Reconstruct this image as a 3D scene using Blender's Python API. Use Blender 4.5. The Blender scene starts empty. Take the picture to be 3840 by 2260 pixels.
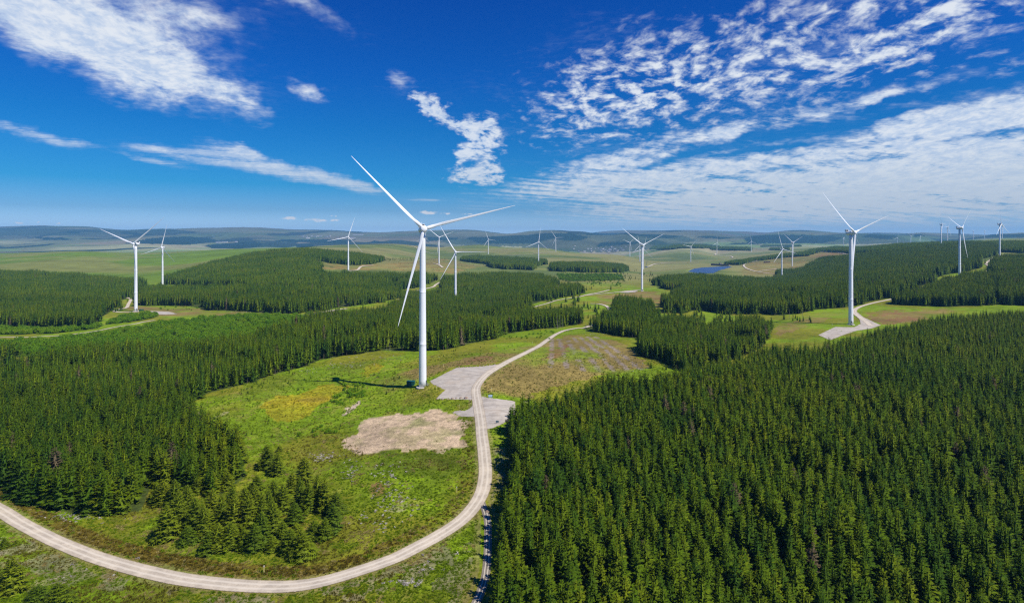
import bpy, bmesh, math, random
import numpy as np
from mathutils import Vector, Matrix
random.seed(7)
rng = np.random.default_rng(11)
C = bpy.context.scene
COL = C.collection
PI = math.pi

# ------------------------------------------------------------------ camera
F, CX, YH, CAMZ = 2200.0, 1920.0, 881.0, 100.0      # focal length, principal point and horizon, in photograph pixels
cam_d = bpy.data.cameras.new('camera'); cam = bpy.data.objects.new('camera', cam_d); COL.objects.link(cam)
cam.location = (0, 0, CAMZ); cam.rotation_euler = (PI / 2, 0, 0)
cam_d.sensor_fit = 'HORIZONTAL'; cam_d.sensor_width = 36.0
cam_d.lens = 36.0 * F / 3840.0
cam_d.shift_y = -(1130.0 - YH) / 3840.0
cam_d.clip_start = 1.0; cam_d.clip_end = 120000.0
C.camera = cam

# ------------------------------------------------------------------ sun and exposure
SUN = Vector((57, -38, 88)).normalized()            # towards the sun
sl = bpy.data.lights.new('sun', 'SUN'); sl.energy = 5.0; sl.angle = math.radians(0.5); sl.color = (1.0, 0.955, 0.88)
so = bpy.data.objects.new('sun', sl); COL.objects.link(so)
so.location = (300, -200, 900); so.rotation_euler = SUN.to_track_quat('Z', 'Y').to_euler()
C.view_settings.view_transform = 'Standard'; C.view_settings.look = 'None'
C.view_settings.exposure = 0.15; C.view_settings.gamma = 1.0
C.cycles.max_bounces = 6; C.cycles.transparent_max_bounces = 8; C.cycles.volume_bounces = 0
C.cycles.diffuse_bounces = 3
C.cycles.use_denoising = False; C.cycles.use_adaptive_sampling = False; C.cycles.filter_width = 1.25

# ------------------------------------------------------------------ world: sky and clouds
W = bpy.data.worlds.new('World'); C.world = W; W.use_nodes = True
NT = W.node_tree; NT.nodes.clear()

class NB:
    """small helper for building node trees"""
    def __init__(s, nt): s.nt = nt
    def n(s, t, **kw):
        o = s.nt.nodes.new(t)
        for k, v in kw.items(): setattr(o, k, v)
        return o
    def put(s, sock, v):
        if isinstance(v, bpy.types.NodeSocket): s.nt.links.new(v, sock)
        else: sock.default_value = v
    def m(s, op, a, b=0.0, c=0.0, clamp=False):
        o = s.n('ShaderNodeMath', operation=op, use_clamp=clamp)
        s.put(o.inputs[0], a); s.put(o.inputs[1], b); s.put(o.inputs[2], c)
        return o.outputs[0]
    def vm(s, op, a, b=(0, 0, 0), out=0):
        o = s.n('ShaderNodeVectorMath', operation=op)
        s.put(o.inputs[0], a); s.put(o.inputs[1], b)
        return o.outputs[out]
    def comb(s, x, y, z):
        o = s.n('ShaderNodeCombineXYZ'); s.put(o.inputs[0], x); s.put(o.inputs[1], y); s.put(o.inputs[2], z); return o.outputs[0]
    def sep(s, v):
        o = s.n('ShaderNodeSeparateXYZ'); s.put(o.inputs[0], v); return o.outputs
    def noise(s, vec, scale, detail=4.0, rough=0.55, dist=0.0, col=False, dims='3D'):
        o = s.n('ShaderNodeTexNoise', noise_dimensions=dims)
        s.put(o.inputs['Vector'], vec); s.put(o.inputs['Scale'], scale); s.put(o.inputs['Detail'], detail)
        s.put(o.inputs['Roughness'], rough); s.put(o.inputs['Distortion'], dist)
        return o.outputs['Color' if col else 'Fac']
    def ss(s, v, a, b, lo=0.0, hi=1.0):
        o = s.n('ShaderNodeMapRange', interpolation_type='SMOOTHSTEP'); s.put(o.inputs[0], v)
        s.put(o.inputs[1], a); s.put(o.inputs[2], b); s.put(o.inputs[3], lo); s.put(o.inputs[4], hi); return o.outputs[0]
    def mix(s, f, a, b, bt='MIX'):
        o = s.n('ShaderNodeMix', data_type='RGBA', blend_type=bt)
        s.put(o.inputs[0], f); s.put(o.inputs[6], a); s.put(o.inputs[7], b); return o.outputs[2]

def azel(px, py):                                    # compass bearing and elevation of a direction
    u = (px - CX) / F; v = (YH - py) / F
    az = math.atan(u); return az, math.atan(v * math.cos(az))

def build_world():
    b = NB(NT)
    tc = b.n('ShaderNodeTexCoord'); d = tc.outputs['Generated']
    x, y, z = b.sep(d)
    az = b.m('ARCTAN2', x, y); el = b.m('ARCSINE', z)
    sky = b.n('ShaderNodeTexSky', sky_type='NISHITA', sun_disc=False)
    sky.sun_elevation = math.asin(SUN.z); sky.sun_rotation = math.atan2(SUN.x, SUN.y)
    sky.altitude = 450; sky.air_density = 1.0; sky.dust_density = 0.6; sky.ozone_density = 3.0
    # saturated, polarised-looking summer sky
    cr = b.n('ShaderNodeValToRGB'); b.put(cr.inputs[0], b.m('DIVIDE', el, 0.4)); E = cr.color_ramp.elements
    tint = [(0.0, (.95, 1.35, 2.25)), (.035, (.62, .90, 1.48)), (.10, (.29, .56, .98)), (.20, (.075, .475, .86)), (.43, (.03, .41, .86)), (.65, (.020, .355, .93)), (.95, (.016, .300, .93))]
    for i, (p_, c_) in enumerate(tint):
        e_ = E[i] if i < 2 else E.new(p_)
        e_.position = p_; e_.color = c_ + (1,)
    skyc = b.vm('SCALE', b.vm('MULTIPLY', sky.outputs[0], cr.outputs[0])); skyc.node.inputs['Scale'].default_value = 0.10
    # cloud layer: coordinates on a level sheet seen from below
    zz = b.m('ADD', b.m('MAXIMUM', z, 0.0), 0.05)
    P = b.comb(b.m('DIVIDE', x, zz), b.m('DIVIDE', y, zz), 0.0)
    rot = b.n('ShaderNodeVectorRotate', rotation_type='Z_AXIS'); b.put(rot.inputs['Vector'], P); rot.inputs['Angle'].default_value = math.radians(-28)
    PR = rot.outputs[0]
    warp = b.vm('SUBTRACT', b.noise(P, 0.9, 3, 0.5, col=True), (0.5, 0.5, 0.5))
    wsc = b.vm('SCALE', warp); wsc.node.inputs['Scale'].default_value = 0.45
    PW = b.vm('ADD', P, wsc)
    z2 = b.m('ADD', b.m('MAXIMUM', z, 0.0), 0.22)
    P2 = b.comb(b.m('DIVIDE', x, z2), b.m('DIVIDE', y, z2), 0.0)
    w2 = b.vm('SCALE', b.vm('SUBTRACT', b.noise(P2, 3.0, 3, 0.5, col=True), (0.5, 0.5, 0.5))); w2.node.inputs['Scale'].default_value = 0.16
    PC = b.vm('MULTIPLY', b.vm('ADD', P2, w2), (1.0, 0.8, 1.0))
    cell = b.noise(PC, 15.5, 5, 0.55)                      # small cloudlets
    cfine = b.noise(PC, 52.0, 4, 0.6)
    big = b.noise(PW, 1.1, 4, 0.5)
    strk = b.noise(b.vm('MULTIPLY', b.vm('ADD', PR, wsc), (0.40, 2.2, 1.0)), 1.25, 6, 0.58)   # long streaks
    fine = b.noise(PW, 17.0, 5, 0.65)
    wb = b.vm('ADD', b.vm('SUBTRACT', b.noise(b.comb(az, el, 0.0), 9.0, 4, 0.6, col=True), (.5, .5, .5)), b.vm('MULTIPLY', b.vm('SUBTRACT', b.noise(b.comb(az, b.m('MULTIPLY', el, 2.0), 3.0), 30.0, 3, 0.6, col=True), (.5, .5, .5)), (.4, .25, 0)))
    wx_, wy_, _ = b.sep(wb)
    azw = b.m('ADD', az, b.m('MULTIPLY', wx_, .13)); elw = b.m('ADD', el, b.m('MULTIPLY', wy_, b.m('MULTIPLY', b.ss(el, 0.03, 0.2), .06)))
    def blob(px, py, a, bb, ang, st):
        a0, e0 = azel(px, py); s = math.cos(a0)
        t = math.radians(ang); ca, sa = math.cos(t), math.sin(t)
        dx = b.m('SUBTRACT', azw, a0); dy = b.m('SUBTRACT', elw, e0)
        p = b.m('ADD', b.m('MULTIPLY', dx, ca), b.m('MULTIPLY', dy, sa))
        q = b.m('SUBTRACT', b.m('MULTIPLY', dy, ca), b.m('MULTIPLY', dx, sa))
        A = a / F * s * s; B = bb / F * s
        r = b.m('ADD', b.m('POWER', b.m('ABSOLUTE', b.m('DIVIDE', p, A)), 2.0), b.m('POWER', b.m('ABSOLUTE', b.m('DIVIDE', q, B)), 2.0))
        return b.m('MULTIPLY', b.m('EXPONENT', b.m('MULTIPLY', r, -1.0)), st)
    def total(lst):
        o = None
        for t in lst:
            v = blob(*t); o = v if o is None else b.m('ADD', o, v)
        return o
    soft = total([(366, 150, 430, 120, -25, 1.05), (60, 60, 260, 110, -15, 0.9), (533, 114, 430, 190, -20, .52), (838, 343, 190, 55, -30, .5),
                  (762, 46, 220, 60, 0, .45), (1143, 30, 210, 45, -15, .5), (1173, 335, 85, 38, -20, .75), (1486, 297, 75, 40, 0, .6)])
    streaks = total([(114, 503, 190, 27, -10, .62), (686, 579, 250, 26, -8, .66), (990, 612, 250, 34, -15, .72), (1295, 686, 180, 25, -14, .68),
                  (571, 602, 190, 15, -10, .5), (899, 556, 90, 17, -10, .5), (1620, 750, 85, 7, 0, .45), (1850, 770, 160, 30, 2, .35)])
    cen = total([(1625, 400, 55, 85, 0, .62), (1813, 457, 90, 42, 0, .72), (1806, 560, 80, 58, 0, .72), (1790, 663, 100, 36, 0, .78), (1710, 470, 130, 26, -28, .55), (1560, 350, 70, 22, -35, .45), (1720, 590, 40, 30, 30, .6)])
    field = total([(2834, 230, 850, 270, 8, .86), (2250, 360, 330, 170, 20, .66), (3500, 60, 480, 130, 10, .62), (3215, 130, 230, 50, 10, -.55), (3700, 250, 300, 60, 5, .3)])
    lay = total([(3620, 425, 480, 66, 7, 1.05), (3368, 335, 250, 34, 10, .55), (2606, 515, 520, 36, 9, .66), (2377, 612, 440, 40, 9, .62), (3139, 690, 1050, 115, 3, 1.15), (2300, 680, 420, 36, 6, .6), (3300, 540, 700, 50, 5, .35),
                 (3700, 600, 480, 95, 0, .8), (3000, 430, 420, 40, 10, .35), (3596, 508, 480, 12, 1, -.6), (3368, 372, 300, 14, 7, -.4), (2545, 552, 90, 14, 5, -.45),
                 (2530, 600, 260, 14, 12, -.5), (2900, 640, 420, 9, 6, -.4), (2250, 560, 260, 16, 12, -.4), (3100, 480, 420, 12, 8, -.45), (3063, 694, 480, 8, 0, -.3), (2900, 560, 300, 9, 6, -.35), (3200, 612, 260, 8, 6, -.35), (3300, 780, 1200, 110, 0, .62)])
    puff = total([(1090, 820, 48, 9, 0, .95), (1204, 827, 40, 8, 0, .9), (1287, 826, 28, 6, 0, .8), (1268, 811, 16, 5, 0, .7), (1611, 797, 60, 9, 0, 1.0), (68, 836, 18, 5, 0, .7), (125, 833, 16, 5, 0, .8), (210, 837, 14, 4, 0, .8), (1700, 802, 14, 4, 0, .8), (1775, 803, 14, 3, 0, .7)])
    def cover(mask, nz, k, lo, hi):
        return b.ss(b.m('MULTIPLY', mask, b.m('ADD', 1.0, b.m('MULTIPLY', b.m('SUBTRACT', nz, 0.5), k))), lo, hi)
    cf = b.m('ADD', b.m('MULTIPLY', cell, 0.80), b.m('MULTIPLY', cfine, 0.20))
    sf = b.m('ADD', b.m('MULTIPLY', strk, 0.72), b.m('MULTIPLY', fine, 0.28))
    bf = b.m('ADD', b.m('ADD', b.m('MULTIPLY', cell, 0.4), b.m('MULTIPLY', big, 0.3)), b.m('MULTIPLY', fine, 0.3))
    c1 = cover(soft, bf, 3.8, .18, 1.10); c2 = cover(streaks, sf, 3.2, .20, .85); c3 = cover(cen, cf, 4.4, .22, .75)
    c4 = cover(field, b.m('ADD', b.m('MULTIPLY', cf, .8), b.m('MULTIPLY', big, .2)), 7.6, .42, 1.75); c5 = cover(lay, b.m('ADD', b.m('MULTIPLY', sf, .75), b.m('MULTIPLY', cell, .25)), 6.0, .18, 1.05)
    pf = b.noise(b.vm('MULTIPLY', b.comb(az, el, 0.0), (1, 2.6, 1)), 90.0, 4, 0.6)
    c6 = cover(puff, pf, 2.4, .30, .8)
    thin = b.m('MULTIPLY', b.ss(b.m('ADD', b.m('MULTIPLY', big, 0.6), b.m('MULTIPLY', fine, 0.4)), .5, .75), b.m('MULTIPLY', b.m('ADD', soft, b.m('ADD', field, streaks), clamp=True), 0.34))
    cov = b.m('MAXIMUM', b.m('MAXIMUM', b.m('MULTIPLY', c1, .92), b.m('MULTIPLY', c2, .74)), b.m('MAXIMUM', b.m('MULTIPLY', c3, .85), b.m('MULTIPLY', c4, .9)))
    cov = b.m('MAXIMUM', cov, b.m('MULTIPLY', c5, .88))
    cov = b.m('MAXIMUM', cov, thin)
    cov = b.m('MULTIPLY', cov, b.ss(el, -0.02, 0.03))
    shade = b.ss(b.m('ADD', b.m('MULTIPLY', cell, .6), b.m('MULTIPLY', cfine, .4)), .38, .64)
    cc = b.mix(shade, (0.48, 0.59, 0.76, 1), (0.76, 0.80, 0.84, 1))
    low = b.ss(el, 0.02, 0.15)
    cc = b.mix(low, (0.50, 0.56, 0.63, 1), cc)
    fin = b.mix(cov, skyc, cc)
    fin = b.mix(b.m('MULTIPLY', c6, .8), fin, (.70, .69, .71, 1))
    bg = b.n('ShaderNodeBackground'); b.put(bg.inputs['Color'], fin); bg.inputs['Strength'].default_value = 1.0
    out = b.n('ShaderNodeOutputWorld'); NT.links.new(bg.outputs[0], out.inputs[0])
build_world()
W.cycles.sampling_method = 'MANUAL'; W.cycles.sample_map_resolution = 512

# ------------------------------------------------------------------ helpers
def tag(o, label=None, cat=None, group=None, kind=None):
    if label: o['label'] = label
    if cat: o['category'] = cat
    if group: o['group'] = group
    if kind: o['kind'] = kind
    return o
def empty(name, loc, label, cat, group=None, rz=0.0):
    o = bpy.data.objects.new(name, None); COL.objects.link(o); o.location = loc; o.rotation_euler = (0, 0, rz); o.empty_display_size = 1.0
    return tag(o, label, cat, group)
def add(name, me, parent=None, loc=(0, 0, 0), rot=(0, 0, 0), link=True):
    o = bpy.data.objects.new(name, me)
    if link: COL.objects.link(o)
    o.parent = parent; o.location = loc; o.rotation_euler = rot
    return o
def mesh_np(name, v, faces, mats, midx=None, smooth=False):
    me = bpy.data.meshes.new(name)
    me.from_pydata(np.asarray(v, dtype=float).tolist(), [], faces)
    for m in mats: me.materials.append(m)
    if midx is not None: me.polygons.foreach_set('material_index', np.asarray(midx, dtype=np.int32))
    if smooth: me.polygons.foreach_set('use_smooth', np.ones(len(me.polygons), dtype=bool))
    me.update(); return me
def mat(name):
    m = bpy.data.materials.new(name); m.use_nodes = True; m.node_tree.nodes.clear(); b = NB(m.node_tree)
    out = b.n('ShaderNodeOutputMaterial'); return m, b, out
def simple(name, col, rough=0.6, var=0.12, scale=1.5, metal=0.0, spec=0.3):
    m, b, out = mat(name)
    p = b.n('ShaderNodeBsdfPrincipled'); tc = b.n('ShaderNodeTexCoord')
    nz = b.noise(tc.outputs['Object'], scale, 5, 0.6)
    k = b.ss(nz, 0.3, 0.7, 1 - var, 1 + var)
    c = b.vm('SCALE', (col[0], col[1], col[2])); b.put(c.node.inputs['Scale'], k)
    b.put(p.inputs['Base Color'], c); p.inputs['Roughness'].default_value = rough; p.inputs['Metallic'].default_value = metal
    p.inputs['Specular IOR Level'].default_value = spec
    m.node_tree.links.new(p.outputs[0], out.inputs[0]); return m

def _hash(ix, iy, seed):
    h = (ix.astype(np.int64) * 374761393 + iy.astype(np.int64) * 668265263 + seed * 974634777) & 0xFFFFFFFF
    h = ((h ^ (h >> 13)) * 1274126177) & 0xFFFFFFFF
    return ((h ^ (h >> 16)) & 0xFFFFFF) / float(0xFFFFFF)
def vnoise(x, y, seed=0):
    x0 = np.floor(x); y0 = np.floor(y); fx = x - x0; fy = y - y0
    fx = fx * fx * (3 - 2 * fx); fy = fy * fy * (3 - 2 * fy)
    a = _hash(x0, y0, seed); b_ = _hash(x0 + 1, y0, seed); c = _hash(x0, y0 + 1, seed); d = _hash(x0 + 1, y0 + 1, seed)
    return a + (b_ - a) * fx + (c - a) * fy + (a - b_ - c + d) * fx * fy
def fbm(x, y, sc, oct=4, seed=0):
    s = np.zeros_like(x, dtype=float); amp = 0.5; tot = 0
    for o in range(oct):
        s += amp * vnoise(x / sc + 17.3 * o, y / sc - 9.1 * o, seed + o); tot += amp; amp *= 0.5; sc *= 0.5
    return s / tot

# ------------------------------------------------------------------ wind turbines: surveyed places
# (hub x, hub y in the photograph, distance, yaw, blade phase, label)
HUBH = 88.5
TUR = [
 (1589, 858, 325, 17, 75.5, 'nearest and largest white wind turbine, beside the gravel pad on the track bend'),
 (3206, 872, 561, 25, 72, 'large white wind turbine on the grey gravel turning area above the right plantation'),
 (500, 914, 767, -9, 51, 'large white wind turbine with a green cabin at its foot between the left plantations'),
 (604.6, 927.5, 1347, -9, 12, 'white wind turbine in the grassy gap behind the turbine with the green cabin'),
 (1306, 888, 1533, 15, 18, 'white wind turbine on the rough clearing in front of the left hilltop plantation block'),
 (1647.5, 889.5, 1928, 22, 69, 'white wind turbine on rough moor just right of the nearest tower, short track below'),
 (1594, 891.5, 3357, 2, 9, 'far white wind turbine half hidden behind the nearest tower'),
 (1709, 945.5, 1025, 12, 90, 'white wind turbine rising out of dark forest, one blade pointing level to the right'),
 (1832, 897.5, 3416, 27, 99, 'white wind turbine on pale moor behind the dark copse, right of the forest turbine'),
 (2020.5, 907, 2200, 12, 9, 'white wind turbine standing between the two dark copses in the middle'),
 (2084.5, 891.5, 3674, 6, 87, 'white wind turbine at the brow of the pale moor above the right hand copse'),
 (2412, 919, 1125, 21, 66, 'white wind turbine beside the small gravel pad, in front of two others in line'),
 (2400.3, 919.8, 3140, 9, 108, 'farther white wind turbine partly hidden behind the middle pad turbine, left side'),
 (2413.7, 933.8, 2500, 3, 15, 'white wind turbine with the dark crane at its foot, behind the middle pad turbine'),
 (2363, 909.6, 3602, 21, 51, 'white wind turbine left of the line of three, above the valley town'),
 (2591.5, 924.5, 3310, 9, 42, 'white wind turbine on green moor just left of the blue reservoir'),
 (2689.5, 911, 4992, 18, 9, 'small white wind turbine on the moor behind the reservoir with a winding track'),
 (2818, 905, 4807, 5, 114, 'small white wind turbine on the moor behind the narrow dark forest strip'),
 (2936, 934, 1700, 21, 105, 'front one of two white wind turbines right of the reservoir, tower rising from forest'),
 (2974.5, 909.5, 2140, 24, 66, 'rear one of two white wind turbines right of the reservoir, two blades raised'),
 (3165.5, 891, 4900, 48, 15, 'tiny white wind turbine seen just left of the large right turbine tower'),
 (3210, 889, 4425, 21, 36, 'tiny white wind turbine hidden behind the blades of the large right turbine'),
 (3366.6, 891.2, 5795, 15, 15, 'leftmost of three tiny white wind turbines on the far ridge at the right'),
 (3416.5, 885.6, 5234, 24, 66, 'middle one of three tiny white wind turbines on the far ridge at the right'),
 (3452, 885, 6084, 30, 90, 'rightmost of three tiny white wind turbines on the far ridge at the right'),
 (3534, 841, 2318, 39, 90, 'grey shaded wind turbine on the forest ridge left of the tall right hand turbine'),
 (3556, 852, 3357, 27, 36, 'smaller wind turbine immediately right of the grey ridge turbine'),
 (3608.5, 854.6, 1041, 31, 51, 'tall white wind turbine standing in the forest clearing near the right edge'),
 (3651.5, 867, 5262, 33, 60, 'tiny wind turbine just right of the tall clearing turbine on the skyline'),
 (3694, 866, 6084, 28, 81, 'tiny lone wind turbine on the skyline midway to the rightmost turbine'),
 (3756, 840, 1583, 33, 117, 'rightmost white wind turbine, one blade straight up, above the right edge plantation'),
 (3761, 848, 4056, 27, 69, 'far wind turbine whose tower shows just right of the rightmost turbine'),
]
def turb_base(t):
    hx, hy, D = t[0], t[1], t[2]
    return (hx - CX) / F * D, D, CAMZ - (hy - YH) / F * D - HUBH

# ------------------------------------------------------------------ terrain heights
CP = []                                              # (x/y, ln distance, height)
def cp(px, py, D): CP.append(((px - CX) / F, math.log(D), CAMZ - (py - YH) * D / F))
def cz(px, z, py): cp(px, py, -z * F / (py - YH))    # height z relative to the camera
for t in TUR:
    bx, by, bz = turb_base(t); CP.append((bx / by, math.log(by), bz))
for u in (-1.3, -.9, -.5, 0, .5, .9, 1.3):
    for D in (40, 90, 140, 190): CP.append((u, math.log(D), CAMZ - (88 if u < -.4 else 85)))
for u in (-.2, .1, .3, .6, 1.0): CP.append((u, math.log(260), CAMZ - 85))
for a in [(1140, -90.5, 1520), (1436, -91, 1315), (1000, -91, 1408), (300, -92, 1600), (0, -88, 1912), (500, -99, 1250), (-200, -99, 1260), (0, -105, 1035),
          (2190, -91, 1228), (2019, -89, 1300), (2430, -86, 1390), (2900, -88, 1245), (3840, -84, 1200), (4200, -84, 1200), (3840, -70, 1060), (3840, -58, 968),
          (300, -105, 1010), (1500, -92, 965), (1300, -106, 1080), (2100, -104, 1120), (1650, -110, 1060), (2060, -108, 1075), (2300, -118, 1030),
          (2560, -122, 1012), (2800, -121, 1003), (2870, -116, 990), (2440, -117, 1040), (2700, -112, 1060), (3000, -98, 1100), (3300, -80, 1000), (3100, -95, 985), (1840, -80, 1480), (1650, -82, 1440), (1700, -84.5, 1560), (1450, -88, 1520)]: cz(*a)
for a in [(0, 955, 2800), (300, 942, 2800), (650, 948, 2900), (820, 935, 3000), (1020, 932, 2900), (1126, 943, 2100), (950, 958, 2000), (1200, 924, 3300), (1230, 920, 3700), (1500, 915, 4000), (1800, 917, 4200),
          (2050, 930, 4200), (2300, 955, 4200), (2430, 967, 4300), (3400, 922, 2900), (3600, 914, 2700), (3840, 912, 2600), (4100, 912, 2600), (2600, 990, 3000),
          (3000, 925, 5500), (2536, 924, 5600), (2640, 927, 5200), (2750, 932, 5200),
          (-200, 945, 5000), (250, 944, 5200), (500, 945, 5200), (700, 938, 5600), (950, 934, 6000), (1150, 930, 6500), (-200, 900, 9000), (0, 900, 9000), (400, 897, 9000), (750, 905, 9000), (1100, 912, 9000), (1100, 890, 10300), (800, 885, 10300), (400, 880, 10300), (100, 882, 10300), (1350, 895, 9600), (1550, 890, 9600), (1500, 925, 7500), (1350, 925, 7000),
          (2250, 944, 8000), (2000, 930, 8500), (1750, 921, 8500), (2600, 925, 8500), (2900, 912, 8500), (3200, 915, 8000), (3500, 906, 8500), (3840, 890, 7000)]: cp(*a)
for x, y in [(1740, 897), (1850, 886), (1950, 884), (2050, 873), (2120, 870), (2200, 871), (2350, 872), (2400, 878), (2470, 881), (2560, 885), (2640, 879), (2700, 884), (2800, 887), (2850, 883), (2920, 877), (3000, 879), (3060, 883), (3120, 884), (3150, 879), (3220, 875), (3300, 877), (3400, 881), (3450, 876), (3500, 885), (3650, 888), (3720, 880), (3840, 874), (4000, 874)]: cp(x, y, 9500)
for x, y in [(-200, 858), (0, 858), (40, 859), (90, 854), (150, 853), (240, 851.5), (340, 853), (380, 858), (450, 862), (520, 861), (600, 860), (700, 859), (770, 861), (860, 859), (940, 859), (1020, 863), (1150, 867), (1235, 864), (1300, 868), (1400, 871), (1480, 872), (1560, 868), (1650, 864), (1780, 862), (1900, 863), (2020, 866), (2120, 872)]: cp(x, y, 11800)
for x, y in [(2250, 872), (2330, 866), (2400, 865), (2550, 865), (2700, 867), (2800, 868), (2880, 873), (2950, 868), (3000, 868), (3060, 870), (3150, 875), (3300, 874), (3500, 875), (3650, 878), (3840, 880), (4000, 880)]: cp(x, y, 14500)
for x in (1900, 2300, 2800, 3300, 3800): cp(x, 893, 11800)
for x in (-300, 500, 1300, 2100, 2900, 3700, 4300): cp(x, 886, 18000); cp(x, 885, 24000)
CP = np.array(CP); SU = 4.0
def _k(a, b_):
    r2 = ((a[:, None, 0] - b_[None, :, 0]) * SU) ** 2 + (a[:, None, 1] - b_[None, :, 1]) ** 2
    return 0.5 * r2 * np.log(r2 + 1e-9)
_n = len(CP); _P = np.c_[np.ones(_n), CP[:, 0], CP[:, 1]]
_A = np.zeros((_n + 3, _n + 3)); _A[:_n, :_n] = _k(CP[:, :2], CP[:, :2]) + np.eye(_n) * 0.002; _A[:_n, _n:] = _P; _A[_n:, :_n] = _P.T
_w = np.linalg.solve(_A, np.r_[CP[:, 2], 0, 0, 0])
GU = np.linspace(-1.45, 1.45, 401); GV = np.linspace(math.log(35), math.log(26000), 500)
_g = np.stack(np.meshgrid(GU, GV, indexing='ij'), -1).reshape(-1, 2)
_z = np.concatenate([_k(_g[i:i + 20000], CP[:, :2]) @ _w[:_n] + np.c_[np.ones(len(_g[i:i + 20000])), _g[i:i + 20000]] @ _w[_n:] for i in range(0, len(_g), 20000)])
GZ = _z.reshape(len(GU), len(GV))
WATER_Z = CAMZ - 124.0
def gz_uv(u, v):
    a = np.clip((u - GU[0]) / (GU[1] - GU[0]), 0, len(GU) - 1.001); b_ = np.clip((v - GV[0]) / (GV[1] - GV[0]), 0, len(GV) - 1.001)
    i = a.astype(int); j = b_.astype(int); fa = a - i; fb = b_ - j
    return GZ[i, j] * (1 - fa) * (1 - fb) + GZ[i + 1, j] * fa * (1 - fb) + GZ[i, j + 1] * (1 - fa) * fb + GZ[i + 1, j + 1] * fa * fb
def height(x, y):
    x = np.asarray(x, float); y = np.maximum(np.asarray(y, float), 36.0)
    return gz_uv(x / y, np.log(y))
_RV = np.linspace(math.log(60), math.log(24000), 1600); _RD = np.exp(_RV)
def ground(pts):
    """where the ground stands that the photograph shows at each of these points"""
    pts = np.atleast_2d(np.asarray(pts, float)); out = np.zeros((len(pts), 3))
    for i, (px, py) in enumerate(pts):
        u = (px - CX) / F
        g = gz_uv(np.full(len(_RD), u), _RV) - (CAMZ - (py - YH) * _RD / F)
        k = np.argmax(g > 0) if (g > 0).any() else len(g) - 1
        k = max(k, 1); a, c = g[k - 1], g[k]; t = np.clip(-a / (c - a + 1e-9), 0, 1); D = _RD[k - 1] + t * (_RD[k] - _RD[k - 1])
        out[i] = (u * D, D, gz_uv(np.array([u]), np.array([math.log(D)]))[0])
    return out
def dens(pts, step):
    pts = np.asarray(pts, float); o = []
    for a, c in zip(pts[:-1], pts[1:]):
        n = max(1, int(np.linalg.norm(c - a) / step)); o += [a + (c - a) * k / n for k in range(n)]
    o.append(pts[-1]); return np.array(o)
def region(pts, step=12):                            # outline on the ground, world x and y
    p = np.asarray(pts, float); return ground(dens(np.r_[p, p[:1]], step)[:-1])[:, :2]
def inside(x, y, poly):
    r = np.zeros(len(x), bool)
    bb = (x >= poly[:, 0].min()) & (x <= poly[:, 0].max()) & (y >= poly[:, 1].min()) & (y <= poly[:, 1].max())
    ix = np.nonzero(bb)[0]
    if not len(ix): return r
    X, Y = x[ix], y[ix]; q = np.zeros(len(ix), bool)
    for (x1, y1), (x2, y2) in zip(poly, np.roll(poly, -1, 0)):
        c = (y1 > Y) != (y2 > Y)
        if c.any(): q ^= c & (X < (x2 - x1) * (Y - y1) / (y2 - y1 + 1e-12) + x1)
    r[ix] = q; return r
def catmull(p, step):
    p = np.asarray(p, float); q = np.r_[[2 * p[0] - p[1]], p, [2 * p[-1] - p[-2]]]; o = []
    for i in range(1, len(q) - 2):
        n = max(2, int(np.linalg.norm(q[i + 1] - q[i]) / step)); t = np.linspace(0, 1, n, endpoint=False)[:, None]
        o.append(0.5 * ((2 * q[i]) + (-q[i - 1] + q[i + 1]) * t + (2 * q[i - 1] - 5 * q[i] + 4 * q[i + 1] - q[i + 2]) * t ** 2 + (-q[i - 1] + 3 * q[i] - 3 * q[i + 1] + q[i + 2]) * t ** 3))
    o.append(p[-1:]); return np.concatenate(o)

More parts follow.
